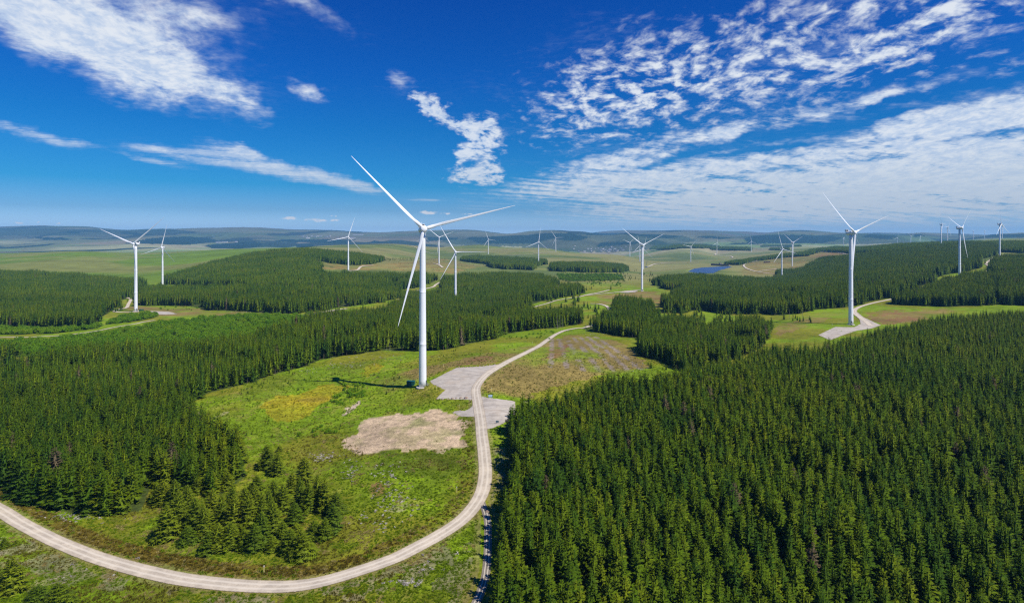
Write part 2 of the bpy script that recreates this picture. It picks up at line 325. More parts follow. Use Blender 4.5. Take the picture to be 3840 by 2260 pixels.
# ------------------------------------------------------------------ roads, outlines on the ground
ROADS = [                                            # (name, label, width, outline points in the photograph)
 ('gravel_road', 'pale gravel road sweeping round the near field', 5.2, [(-260, 1800), (-120, 1853), (0, 1912), (68, 1955), (136, 1992), (204, 2026), (306, 2069), (409, 2105), (545, 2142), (681, 2171), (817, 2188), (953, 2198), (1090, 2198), (1204, 2181), (1340, 2142), (1477, 2094), (1579, 2043), (1647, 2006), (1715, 1962), (1763, 1917), (1800, 1863), (1817, 1808), (1820, 1754), (1814, 1686), (1807, 1631), (1802, 1577), (1793, 1522), (1786, 1481), (1785, 1458), (1797, 1434), (1824, 1405), (1872, 1374), (1912, 1352), (1953, 1332), (2001, 1308), (2019, 1299), (2070, 1263), (2097, 1248), (2124, 1238), (2164, 1231), (2191, 1229), (2230, 1215), (2265, 1195), (2283, 1172), (2284, 1158), (2272, 1147), (2245, 1140), (2215, 1139)]),
 ('gravel_road', 'narrow forest track leaving the bend along the right plantation', 2.3, [(1806, 1880), (1817, 1910), (1828, 1951), (1830, 2013), (1827, 2101), (1820, 2162), (1803, 2217), (1784, 2262), (1750, 2330)]),
 ('gravel_road', 'gravel track winding between the middle forest blocks', 5.0, [(1960, 1166), (2002, 1152), (2019, 1147), (2056, 1137), (2087, 1127), (2164, 1115), (2205, 1105), (2248, 1097), (2285, 1088)]),
 ('gravel_road', 'track from the middle turbine pad to the left', 5.0, [(2200, 1108), (2245, 1103), (2300, 1098), (2370, 1090), (2404, 1087)]),
 ('gravel_road', 'grey track curving up from the right turbine into the forest', 5.5, [(3265, 1222), (3250, 1207), (3225, 1190), (3208, 1176), (3205, 1163), (3222, 1152), (3253, 1142), (3290, 1133), (3348, 1121)]),
 ('gravel_road', 'pale track crossing the left clearings', 3.2, [(-40, 1270), (24, 1264), (97, 1265), (170, 1261), (220, 1259), (270, 1254), (330, 1246), (370, 1240), (430, 1227), (505, 1215), (535, 1208), (580, 1201)]),
 ('gravel_road', 'gravel road past the left forest edge behind the bushes', 6.0, [(1060, 1188), (1112, 1183), (1150, 1180), (1225, 1168), (1260, 1163), (1300, 1157)]),
 ('gravel_road', 'short gravel road between the two middle forest blocks', 5.0, [(1490, 1123), (1530, 1128), (1570, 1131), (1608, 1134)]),
 ('gravel_road', 'forest road curving behind the nearest tower', 6.0, [(1560, 1092), (1598, 1083), (1625, 1076), (1634, 1068), (1650, 1059)]),
 ('gravel_road', 'track up to the left turbine', 5.0, [(470, 1115), (490, 1122), (482, 1140), (474, 1154), (450, 1160), (428, 1167), (455, 1171), (520, 1170)]),
 ('gravel_road', 'track across the far moor behind the nearest tower', 7.0, [(1522, 918), (1545, 923), (1566, 932), (1600, 946), (1640, 952)]),
 ('gravel_road', 'track across the far moor to the right of the copse', 6.0, [(1900, 958), (1950, 957), (1985, 954), (2030, 949), (2090, 946)]),
 ('gravel_road', 'pale access track by the crane', 9.0, [(2424, 1002), (2435, 999), (2455, 991), (2480, 988), (2520, 985)]),
 ('gravel_road', 'pale curving track right of the reservoir', 8.0, [(2904, 1027), (2870, 1024), (2830, 1017), (2800, 1007), (2789, 996), (2800, 988), (2830, 981), (2870, 973)]),
 ('gravel_road', 'side track right of the reservoir', 6.0, [(2845, 1017), (2880, 1013), (2920, 1008)]),
 ('gravel_road', 'winding pale track on the far moor', 11.0, [(2735, 968), (2747, 966), (2738, 961), (2700, 959), (2682, 956), (2690, 952), (2720, 948)]),
 ('gravel_road', 'track along the right clearing', 8.0, [(3075, 945), (3130, 947), (3160, 951), (3185, 957)]),
 ('gravel_road', 'grey track in the gap of the right edge plantation', 7.0, [(3690, 1022), (3708, 1015), (3716, 1006), (3706, 995), (3698, 988), (3712, 978), (3726, 968)]),
 ('gravel_road', 'track at the foot of the moor turbine', 8.0, [(1626, 988), (1645, 993), (1660, 1004)]),
 ('gravel_road', 'track at the clearing turbine', 7.0, [(1308, 1016), (1340, 1013), (1350, 1003), (1365, 998), (1400, 995)]),
]
ROADXY = [catmull(ground(p)[:, :2], 1.5 if i < 2 else 6.0) for i, (_, _, _, p) in enumerate(ROADS)]
PADS = [
 ('gravel_pad', [(1609, 1429), (1642, 1413), (1672, 1397), (1712, 1378), (1753, 1376), (1803, 1374), (1860, 1367), (1885, 1362), (1870, 1378), (1820, 1408), (1790, 1440), (1778, 1470), (1786, 1500), (1800, 1560), (1785, 1563), (1728, 1563), (1690, 1545), (1722, 1537), (1747, 1539), (1769, 1523), (1775, 1505), (1770, 1499), (1632, 1497), (1642, 1484), (1666, 1462), (1642, 1450), (1619, 1442)]),
 ('gravel_pad', [(1792, 1482), (1830, 1490), (1870, 1495), (1905, 1499), (1935, 1505), (1935, 1560), (1890, 1588), (1850, 1605), (1818, 1612), (1806, 1590), (1798, 1530)]),
 ('gravel_pad', [(3067, 1256), (3130, 1226), (3202, 1227), (3226, 1214), (3223, 1200), (3205, 1182), (3200, 1168), (3218, 1172), (3240, 1190), (3305, 1220), (3270, 1232), (3215, 1240), (3160, 1258), (3112, 1276)]),
 ('gravel_pad', [(530, 1170), (560, 1166), (640, 1169), (668, 1178), (620, 1181), (565, 1178), (540, 1176)]),
 ('gravel_pad', [(2320, 1097), (2345, 1091), (2375, 1090), (2395, 1091), (2385, 1096), (2350, 1099)]),
]
PADXY = [region(p, 6) for _, p in PADS]
YARD = region([(1340, 1577), (1381, 1563), (1612, 1536), (1732, 1540), (1785, 1545), (1728, 1570), (1735, 1604), (1740, 1683), (1612, 1686), (1490, 1686), (1409, 1703), (1367, 1705), (1340, 1672), (1293, 1652), (1320, 1610)], 8)
BARE = region([(1286, 1556), (1299, 1529), (1355, 1500), (1320, 1536), (1300, 1556)], 4)
YEL = [region(p, 8) for p in ([(987, 1515), (1021, 1488), (1117, 1481), (1157, 1461), (1185, 1444), (1246, 1440), (1330, 1447), (1260, 1475), (1205, 1515), (1170, 1550), (1100, 1583), (1041, 1590), (1000, 1560)],
                              [(1350, 1403), (1381, 1366), (1402, 1361), (1456, 1372), (1422, 1390), (1371, 1410)])]
GOLD = [region(p, 14) for p in ([(1860, 1392), (1950, 1345), (2040, 1295), (2130, 1255), (2230, 1262), (2340, 1285), (2440, 1380), (2300, 1400), (2100, 1440), (1950, 1495), (1850, 1480), (1810, 1450)],
                                [(1400, 1440), (1520, 1390), (1700, 1350), (1900, 1310), (2000, 1290), (2020, 1300), (1880, 1360), (1700, 1370), (1600, 1420), (1480, 1470)],
                                [(2250, 1110), (2400, 1090), (2540, 1100), (2500, 1150), (2330, 1160), (2250, 1135)],
                                [(445, 1175), (470, 1150), (520, 1148), (700, 1152), (900, 1168), (1060, 1180), (900, 1184), (700, 1186), (560, 1184)], [(2905, 1235), (3060, 1170), (3180, 1170), (3060, 1210), (2920, 1260)], [(3260, 1190), (3380, 1165), (3570, 1160), (3560, 1175), (3380, 1215), (3300, 1215)],
                                [(1200, 985), (1420, 990), (1660, 968), (1800, 1000), (1700, 1025), (1500, 1015), (1210, 1010)],
                                [(2780, 1030), (2920, 1030), (3060, 975), (3200, 960), (3190, 948), (3060, 945), (2960, 960), (2800, 985)])]
RUST = [region(p, 14) for p in ([(3240, 1175), (3340, 1160), (3400, 1160), (3390, 1175), (3280, 1190)], [(3260, 1200), (3400, 1185), (3450, 1195), (3350, 1215), (3290, 1215)],
                                [(1700, 1365), (1800, 1335), (1850, 1325), (1840, 1345), (1740, 1370)], [(2440, 1120), (2520, 1112), (2510, 1135), (2440, 1135)], [(1390, 1810), (1430, 1800), (1440, 1850), (1400, 1880), (1380, 1850)], [(2070, 1300), (2150, 1290), (2100, 1340), (2040, 1350)],
                                [(3600, 958), (3840, 952), (3840, 962), (3700, 965)], [(3060, 955), (3130, 945), (3150, 955), (3060, 965)])]
# forest blocks: (outline of the footprint, tree height, spacing, tint)
FOREST = {
 'right': ([(1890, 1588), (1910, 1650), (1922, 1720), (1924, 1800), (1912, 1880), (1893, 1960), (1878, 2050), (1866, 2150), (1854, 2260), (1842, 2420), (2600, 2700), (4300, 2500), (4300, 1190), (3840, 1196), (3505, 1222), (3352, 1266), (3246, 1288), (3063, 1349), (2895, 1349), (2590, 1414), (2500, 1450), (2423, 1492), (2286, 1477), (2164, 1523), (1990, 1575)], 12.0, 3.25),
 'clump_a': ([(2190, 1222), (2240, 1247), (2340, 1264), (2400, 1268), (2450, 1240), (2465, 1205), (2445, 1160), (2373, 1145), (2320, 1140), (2300, 1170), (2240, 1205)], 15, 3.0),
 'clump_b': ([(2400, 1272), (2390, 1310), (2405, 1335), (2470, 1352), (2560, 1392), (2700, 1372), (2860, 1300), (2885, 1243), (2860, 1226), (2700, 1222), (2560, 1222), (2500, 1226), (2455, 1245)], 13, 3.1),
 'mid_right': ([(2460, 1072), (2495, 1086), (2546, 1090), (2560, 1100), (2520, 1120), (2489, 1142), (2482, 1174), (2530, 1170), (2560, 1176), (2620, 1160), (2715, 1176), (2800, 1176), (2853, 1176), (2924, 1183), (2998, 1176), (3050, 1162), (3195, 1151), (3249, 1134), (3348, 1114), (3438, 1085), (3500, 1050), (3529, 1034), (3573, 1026), (3643, 1014), (3677, 1005), (3672, 975), (3728, 957), (3738, 946), (3740, 925), (3607, 925), (3529, 930), (3340, 950), (3200, 966), (3100, 975), (3056, 985), (3010, 1018), (2990, 1020), (2922, 1022), (2918, 1055), (2846, 1059), (2738, 1053), (2590, 1043), (2462, 1059)], 17, 3.6),
 'front_right': ([(3350, 1142), (3450, 1146), (3577, 1150), (3715, 1144), (3712, 1090), (3700, 1040), (3640, 1045), (3560, 1065), (3500, 1095), (3400, 1120)], 15, 3.2),
 'edge_right': ([(3728, 1000), (3740, 1050), (3742, 1140), (3900, 1150), (4200, 1150), (4200, 975), (3840, 976), (3742, 984)], 17, 3.4),
 'ridge': ([(3027, 958), (3075, 944), (3180, 950), (3214, 954), (3340, 948), (3529, 927), (3600, 918), (3742, 925), (3750, 945), (3840, 950), (4100, 950), (4100, 914), (3840, 915), (3600, 915), (3400, 923), (3136, 930), (3060, 938), (3020, 950)], 17, 6.0),
 'strip': ([(2727, 993), (2775, 994), (2830, 980), (2941, 966), (3030, 960), (3030, 950), (2941, 958), (2839, 974), (2735, 988)], 16, 5.5),
 'shelter_a': ([(2856, 926), (3000, 926), (3000, 921), (2860, 921)], 17, 8.0), 'shelter_b': ([(2890, 938), (2960, 938), (2955, 933), (2890, 933)], 15, 7.0),
 'hill_a': ([(2435, 937), (2510, 936), (2560, 930), (2650, 930), (2700, 926), (2650, 918), (2536, 916), (2450, 925)], 18, 9.0),
 'hill_b': ([(2665, 936), (2760, 939), (2816, 940), (2816, 932), (2740, 930), (2670, 930)], 18, 8.0),
 'copse_right': ([(2061, 1011), (2070, 1017), (2188, 1022), (2333, 1021), (2353, 1012), (2340, 1007), (2310, 1001), (2200, 997), (2100, 997), (2065, 1003)], 20, 4.0),
 'copse_left': ([(1731, 980), (1800, 988), (1832, 992), (1836, 1003), (1900, 1010), (2002, 1014), (2003, 1000), (2046, 990), (2046, 985), (2000, 982), (1900, 974), (1790, 968), (1735, 972)], 20, 4.2),
 'copse_far': ([(1441, 975), (1402, 989), (1335, 994), (1250, 988), (1190, 978), (1150, 965), (1130, 945), (1200, 950), (1355, 963)], 18, 4.2),
 'hilltop': ([(613, 1066), (657, 1066), (762, 1076), (836, 1078), (887, 1076), (1000, 1090), (1207, 1090), (1215, 1045), (1190, 985), (1173, 952), (1126, 945), (1025, 950), (887, 972), (684, 1030), (625, 1047)], 17, 4.2),
 'band': ([(526, 1110), (516, 1146), (700, 1147), (796, 1163), (1021, 1174), (1099, 1176), (1173, 1167), (1300, 1150), (1402, 1137), (1490, 1120), (1490, 1085), (1557, 1080), (1640, 1050), (1600, 1036), (1490, 1043), (1311, 1040), (1205, 1036), (1207, 1092), (1000, 1092), (850, 1092), (700, 1096), (600, 1092), (550, 1095)], 17, 3.6),
 'young_strip': ([(1493, 1118), (1600, 1127), (1690, 1128), (1660, 1090), (1600, 1097), (1500, 1097)], 9, 3.2),
 'centre': ([(1665, 1046), (1750, 1041), (1900, 1037), (2002, 1041), (2090, 1056), (2090, 1070), (2060, 1085), (2105, 1095), (2120, 1080), (2180, 1086), (2182, 1100), (2140, 1110), (2060, 1123), (2002, 1138), (1960, 1160), (1990, 1190), (2020, 1200), (2080, 1195), (2137, 1190), (2174, 1205), (2172, 1214), (2137, 1221), (2080, 1231), (2019, 1233), (1968, 1242), (1894, 1252), (1851, 1270), (1749, 1291), (1681, 1308), (1572, 1318), (1436, 1315), (1272, 1335), (1190, 1352), (1143, 1376), (1000, 1408), (800, 1380), (0, 1420), (0, 1354), (500, 1348), (700, 1338), (900, 1312), (1040, 1270), (1165, 1222), (1300, 1205), (1450, 1185), (1500, 1150), (1620, 1140), (1660, 1100), (1655, 1065)], 16, 3.3),
 'left_near': ([(-260, 1775), (0, 1826), (50, 1845), (90, 1880), (180, 1905), (272, 1922), (408, 1933), (531, 1912), (556, 1850), (575, 1806), (749, 1845), (830, 1852), (925, 1785), (900, 1720), (840, 1665), (790, 1640), (740, 1600), (700, 1520), (760, 1480), (844, 1458), (932, 1436), (1010, 1408), (800, 1370), (0, 1405), (-260, 1405)], 12.5, 3.5),
 'left_far': ([(-260, 1225), (0, 1222), (150, 1233), (287, 1236), (350, 1228), (366, 1195), (405, 1175), (425, 1155), (442, 1152), (447, 1130), (499, 1110), (525, 1095), (530, 1060), (411, 1052), (303, 1042), (111, 1032), (-260, 1032)], 16, 3.6),
}
FXY = {k: region(v[0], 12) for k, v in FOREST.items()}
WZ = -124.0
def on_water(pts): return np.array([((px - CX) / F * (-WZ * F / (py - YH)), -WZ * F / (py - YH)) for px, py in dens(np.r_[pts, pts[:1]], 5)[:-1]])
LAKE = on_water([(2575, 1022), (2579, 1017), (2603, 1007), (2632, 1003), (2666, 1001), (2701, 999), (2730, 998), (2745, 1000), (2715, 1010), (2691, 1018), (2672, 1030), (2620, 1036)])
SCRUB = [region(p, 12) for p in ([(500, 1232), (700, 1202), (900, 1188), (1165, 1182), (1140, 1215), (1000, 1262), (800, 1302), (560, 1330), (0, 1338), (-200, 1338), (-200, 1285), (0, 1285), (320, 1268)],
                                 [(-200, 1258), (0, 1255), (190, 1252), (360, 1232), (440, 1195), (540, 1180), (600, 1185), (560, 1195), (470, 1210), (350, 1222), (240, 1238), (-200, 1232)],
                                 [(2088, 1028), (2330, 1028), (2340, 1050), (2150, 1055), (2095, 1048)])]
FARWOOD = [region(p, 10) for p in ([(71, 884), (189, 899), (283, 899), (236, 889), (118, 889), (84, 883)], [(465, 913), (700, 917), (820, 905), (790, 893), (680, 890), (560, 895), (500, 905)], [(760, 920), (800, 932), (900, 933), (960, 925), (1000, 915), (950, 907), (800, 914)],
    [(220, 872), (300, 874), (310, 868), (260, 867)], [(450, 875), (580, 882), (570, 876), (470, 869)], [(1020, 905), (1300, 912), (1330, 898), (1060, 896)], [(1370, 913), (1440, 914), (1425, 902), (1400, 900)], [(1110, 930), (1180, 925), (1180, 915), (1110, 918)],
    [(1600, 905), (1720, 897), (1710, 889), (1600, 889)], [(1750, 888), (1970, 882), (2040, 873), (2140, 871), (2220, 890), (2140, 903), (2080, 893), (2040, 900), (2000, 915), (1900, 917), (1790, 913)], [(2200, 872), (2350, 872), (2400, 879), (2500, 882), (2560, 890), (2500, 897), (2420, 890), (2330, 880), (2200, 879)],
    [(2790, 895), (2830, 884), (2920, 878), (3000, 880), (3060, 884), (3120, 885), (3160, 895), (3100, 908), (2900, 912), (2800, 910)], [(2600, 892), (2700, 898), (2760, 892), (2650, 886)], [(2240, 925), (2380, 915), (2420, 905), (2250, 908)], [(3230, 890), (3330, 895), (3370, 885), (3260, 880)], [(3430, 890), (3470, 884), (3450, 877), (3420, 880)], [(3690, 886), (3840, 884), (3840, 876), (3730, 879)], [(2720, 918), (2880, 914), (2880, 908), (2760, 910)])]

# near-ground relief, kept off the roads
_RP = np.concatenate([ROADXY[0][ROADXY[0][:, 1] < 520], ROADXY[1]])
_PP = np.concatenate([dens(np.r_[p, p[:1]], 2.0) for p in PADXY[:2]])
def road_dist(x, y):
    d = np.full(len(x), 99.0); s = np.zeros(len(x)); ix = np.nonzero((y < 520) & (np.abs(x) < 420))[0]
    for i in range(0, len(ix), 4000):
        j = ix[i:i + 4000]; q = (x[j, None] - _RP[None, :, 0]) ** 2 + (y[j, None] - _RP[None, :, 1]) ** 2
        d[j] = np.minimum(99.0, np.sqrt(q.min(1)))
    return d
def relief(x, y, d):
    k = np.clip((d - 3.2) / 5.0, 0, 1) * np.clip(1.6 - y / 500.0, 0, 1)
    for p in PADXY[:2] + [YARD]: k = k * np.where(inside(x, y, p), 0.0, 1.0)
    n = (fbm(x, y, 11.0, 4, 5) - 0.5) * 1.1 + (fbm(x, y, 2.6, 3, 9) - 0.5) * 0.5
    return n * k
def hfull(x, y):
    x = np.asarray(x, float); y = np.asarray(y, float)
    return height(x, y) + relief(x, y, road_dist(x, y))

# ------------------------------------------------------------------ ground sheet
def build_ground():
    us = np.linspace(-1.3, 1.3, 1001)
    dn = 86.0 * F / (np.r_[np.arange(4400, 1500, -6.0), np.arange(1500, 1100, -2.5)] - YH)
    df = np.exp(np.arange(math.log(dn[-1]), math.log(16500), 0.0115))[1:]
    D = np.r_[dn, df]
    U, V = np.meshgrid(us, D); x = (U * V).ravel(); y = V.ravel()
    rd = road_dist(x, y); z = height(x, y) + relief(x, y, rd)
    far = np.clip((y - 4300) / 2500, 0, 1)
    z += far * (fbm(x, y, 900.0, 5, 21) - 0.5) * np.clip(y / 11000, 0, 1) * 55
    lk = inside(x, y, LAKE * 1.0); z[lk] = WATER_Z - 3.0; bank = inside(x * .985 + .015 * LAKE[:, 0].mean(), y * .96 + .04 * LAKE[:, 1].mean(), LAKE) & ~lk; z[bank] = np.minimum(z[bank], WATER_Z + 1.2)
    # colours (surface colours, with slope shading painted in at the mound)
    wx = x + (fbm(x, y, 9.0, 3, 31) - .5) * np.clip(y * .02, 1, 60) * 1.3; wy = y + (fbm(x, y, 9.0, 3, 41) - .5) * np.clip(y * .03, 1, 90) * 1.3
    n1 = fbm(x, y, 40.0, 4, 51)[:, None]; n2 = fbm(x, y, 6.0, 4, 61)[:, None]; n3 = fbm(x, y, 300.0, 4, 71)[:, None]; n4 = fbm(x, y, 1500.0, 5, 81)[:, None]
    def sm(v, a, c): t = np.clip((v - a) / (c - a), 0, 1); return t * t * (3 - 2 * t)
    G = np.array
    green, olive, straw, brown, dark = G([.165, .250, .006]), G([.185, .190, .012]), G([.28, .24, .05]), G([.13, .075, .028]), G([.075, .115, .005])
    col = green + (olive - green) * sm(n1, .42, .62); col = col + (straw - col) * sm(n2, .60, .80) * .45; col = col + (dark - col) * sm(1 - n2, .55, .75) * .45
    # moor
    moor = G([.15, .18, .035]) + (G([.21, .20, .06]) - G([.15, .18, .035])) * sm(n3, .45, .62); moor = moor + (G([.085, .12, .03]) - moor) * sm(1 - n3, .5, .68) * .7
    hill = G([.12, .19, .012]) + (G([.18, .195, .04]) - G([.12, .19, .012])) * sm(n3, .5, .65)
    k = sm(y, 1100, 1600)[:, None]; left = sm(-x / y, .30, .42)[:, None]
    col = col * (1 - k) + (moor * (1 - left) + hill * left) * k
    fm = G([.31, .31, .145]) + (G([.15, .165, .07]) - G([.31, .31, .145])) * sm(n4, .42, .6)
    fm = fm + (G([.30, .22, .13]) - fm) * sm(fbm(x, y, 2600.0, 4, 91)[:, None], .55, .68) * .6
    fld = G([.14, .23, .05]); fm = fm + (fld - fm) * sm(fbm(x, y, 700.0, 3, 95)[:, None], .56, .62) * .7
    wd = sm(fbm(x, y * .55, 1100.0, 4, 99)[:, None], .595, .62); fm = fm + (G([.015, .035, .012]) - fm) * wd * .95
    k = sm(y, 4300, 5200)[:, None]; col = col * (1 - k) + fm * k
    hz = sm(y, 8300, 9800)[:, None] * .62; col = col + (G([.035, .045, .030]) - col) * hz
    for pl in ([(1640, 905), (1760, 890), (1950, 884), (2050, 874), (2200, 872), (2400, 879), (2560, 886), (2620, 905), (2480, 925), (2380, 943), (2120, 944), (1950, 928), (1750, 920)], [(2700, 893), (2840, 884), (2940, 878), (3060, 884), (3200, 876), (3330, 879), (3470, 878), (3560, 893), (3560, 908), (3200, 914), (2900, 912), (2740, 908)], [(-200, 862), (150, 856), (400, 860), (700, 862), (700, 872), (300, 882), (-200, 884)]):
        m = inside(wx, wy, region(pl, 10)) & (y > 6000); w = .82 - .5 * sm(n4[m], .52, .66); col[m] = col[m] * (1 - w) + G([.030, .055, .018]) * w
    for p in FARWOOD: m = inside(wx, wy, p); col[m] = G([.012, .030, .010])
    near = y < 2600
    for p in GOLD:
        m = inside(wx, wy, p); c = G([.22, .165, .045]) * (.75 + .5 * n2[m]); w = .25 + .75 * sm(n1[m], .38, .6); col[m] = col[m] * (1 - w) + c * w
    for p in RUST: m = inside(wx, wy, p); w = .8 * sm(n2[m], .3, .6); col[m] = col[m] * (1 - w) + G([.22, .11, .05]) * w
    for p in YEL: m = inside(wx, wy, p); w = .62 + .38 * sm(n1[m], .36, .56); col[m] = col[m] * (1 - w) + G([.33, .27, .012]) * (.75 + .5 * n2[m]) * w; mm = m & (n1[:, 0] > .56); col[mm] = col[mm] * .4 + G([.20, .15, .02]) * .6
    m = inside(x + (wx - x) * 1.9, y + (wy - y) * 1.5, YARD); w = np.clip(.72 + .6 * sm(n2[m], .30, .55) - .35 * sm(1 - n1[m], .5, .7), 0, 1); col[m] = col[m] * (1 - w) + G([.54, .40, .25]) * (.85 + .3 * n2[m]) * w
    m = inside(wx, wy, BARE); col[m] = G([.46, .36, .25])
    # brash rows right of the road, grey dead wood strips
    for pl in [[(2150 + 27 * q_, 1266 - 1.5 * q_), (2205 + 46 * q_, 1330 + 2 * q_), (2250 + 62 * q_, 1395 + 6 * q_)] for q_ in range(-3, 4)]:
        rl = catmull(ground(pl)[:, :2], 2.0); jx = np.nonzero((y > 300) & (y < 640) & (x > 0) & (x < 200))[0]; dd = np.full(len(x), 99.0)
        for c0_ in range(0, len(jx), 8000): j = jx[c0_:c0_ + 8000]; dd[j] = np.sqrt(((x[j, None] - rl[None, :, 0]) ** 2 + (y[j, None] - rl[None, :, 1]) ** 2).min(1))
        m = dd < 1.5 + 2.0 * (n2[:, 0] - .4); w = .8 * sm(n2[m], .28, .5) * sm(n1[m], .34, .5); col[m] = col[m] * (1 - w) + G([.25, .20, .165]) * w
    for pl, cc_, wt in ((region([(1425, 1695), (1742, 1690), (1765, 1765), (1640, 1800), (1520, 1775), (1420, 1745)], 8), [.075, .105, .007], .7), (region([(1390, 1470), (1540, 1440), (1640, 1478), (1770, 1505), (1768, 1530), (1600, 1520), (1480, 1530), (1400, 1540)], 8), [.16, .15, .012], .6), (region([(1735, 1560), (1772, 1560), (1780, 1690), (1742, 1690)], 8), [.10, .115, .008], .6), (region([(900, 1430), (1130, 1395), (1400, 1345), (1420, 1390), (1150, 1440), (990, 1500), (900, 1500)], 10), [.10, .17, .006], .5)):  # mound's slope shading painted in as dark green and olive; plus grass tones
        m = inside(wx, wy, pl); w = wt * (.4 + .6 * sm(n1[m], .35, .6)); col[m] = col[m] * (1 - w) + G(cc_) * (.75 + .5 * n2[m]) * w
    # pale stony streaks with rushes in the near field and by the bend
    m = (y < 300) & (rd > 8) & (n2[:, 0] > .67) & (fbm(x, y, 60, 3, 77) > .52); col[m] = col[m] * .55 + G([.36, .30, .20]) * .45
    # rust coloured rushes on the inner verge, stony outer verge
    inner = _inner(x, y); vw = (fbm(x, y, 5.0, 3, 33) - .5) * 3
    m = inner & (rd + vw > 3.6) & (rd + vw < 9.0) & (y < 262); w = (.45 + .45 * sm(n2[m], .35, .6)) * sm(-20 - x[m], -20, 30)[:, None]; col[m] = col[m] * (1 - w) + G([.135, .095, .012]) * w
    m = (rd + vw * .4 < 4.0) & (rd > 2); col[m] = col[m] * .55 + G([.26, .20, .09]) * .45
    m = (~inner) & (rd + vw > 4) & (rd + vw < 12) & (x < 60) & (y < 230) & (n2[:, 0] > .46); col[m] = col[m] * .45 + G([.23, .18, .14]) * .55
    # forest floor
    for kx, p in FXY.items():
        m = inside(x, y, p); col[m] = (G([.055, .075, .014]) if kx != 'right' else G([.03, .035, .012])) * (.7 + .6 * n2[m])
    for p in SCRUB: m = inside(x, y, p); col[m] = G([.055, .095, .012])
    n, mcol = len(D), len(us)
    idx = np.arange(n * mcol).reshape(n, mcol)
    q = np.stack([idx[:-1, :-1], idx[:-1, 1:], idx[1:, 1:], idx[1:, :-1]], -1).reshape(-1, 4)
    me = bpy.data.meshes.new('ground')
    me.vertices.add(n * mcol); me.vertices.foreach_set('co', np.c_[x, y, z].astype(np.float32).ravel())
    me.loops.add(q.size); me.loops.foreach_set('vertex_index', q.astype(np.int32).ravel())
    me.polygons.add(len(q)); me.polygons.foreach_set('loop_start', np.arange(0, q.size, 4, dtype=np.int32)); me.polygons.foreach_set('loop_total', np.full(len(q), 4, dtype=np.int32))
    me.update(calc_edges=True); me.polygons.foreach_set('use_smooth', np.ones(len(q), dtype=bool))
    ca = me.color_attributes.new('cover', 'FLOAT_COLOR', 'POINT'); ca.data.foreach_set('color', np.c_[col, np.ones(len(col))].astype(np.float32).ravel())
    m, b, out = mat('moor_ground')
    at = b.n('ShaderNodeAttribute', attribute_name='cover'); geo = b.n('ShaderNodeNewGeometry'); P = geo.outputs['Position']
    dist = b.vm('LENGTH', P, out=1); nearf = b.ss(dist, 350.0, 900.0, 1.0, 0.0)
    na = b.noise(P, 1.6, 5, 0.65); nb = b.noise(P, 0.33, 5, 0.6); nc = b.noise(P, 0.02, 5, 0.6); nd = b.noise(b.vm('MULTIPLY', P, (.35, 1.0, 1.0)), 0.004, 5, 0.6)
    k = b.m('MULTIPLY', b.ss(na, .25, .75, .66, 1.32), b.ss(nb, .3, .7, .72, 1.25))
    k = b.m('ADD', b.m('MULTIPLY', k, nearf), b.m('SUBTRACT', 1.0, nearf))
    k = b.m('MULTIPLY', k, b.m('MULTIPLY', b.ss(nc, .3, .7, .84, 1.16), b.ss(nd, .3, .7, .86, 1.14)))
    c = b.vm('SCALE', at.outputs['Color']); b.put(c.node.inputs['Scale'], k)
    strawm = b.m('MULTIPLY', b.m('MULTIPLY', b.ss(b.noise(P, 2.3, 6, .7), .62, .74), nearf), .28)
    c = b.mix(strawm, c, (.30, .24, .09, 1))
    p = b.n('ShaderNodeBsdfPrincipled'); b.put(p.inputs['Base Color'], c); p.inputs['Roughness'].default_value = 0.9; p.inputs['Specular IOR Level'].default_value = 0.1
    bp = b.n('ShaderNodeBump'); b.put(bp.inputs['Height'], b.m('ADD', na, b.m('MULTIPLY', nb, 1.5))); b.put(bp.inputs['Strength'], b.m('MULTIPLY', nearf, .7)); bp.inputs['Distance'].default_value = .5
    b.put(p.inputs['Normal'], bp.outputs[0]); m.node_tree.links.new(p.outputs[0], out.inputs[0])
    me.materials.append(m); o = add('ground', me); tag(o, kind='structure')
_IN = np.r_[ROADXY[0][ROADXY[0][:, 1] < 310], [[-60, 330], [-260, 320], [-330, 240]]]
def _inner(x, y): return inside(x, y, _IN)
build_ground()

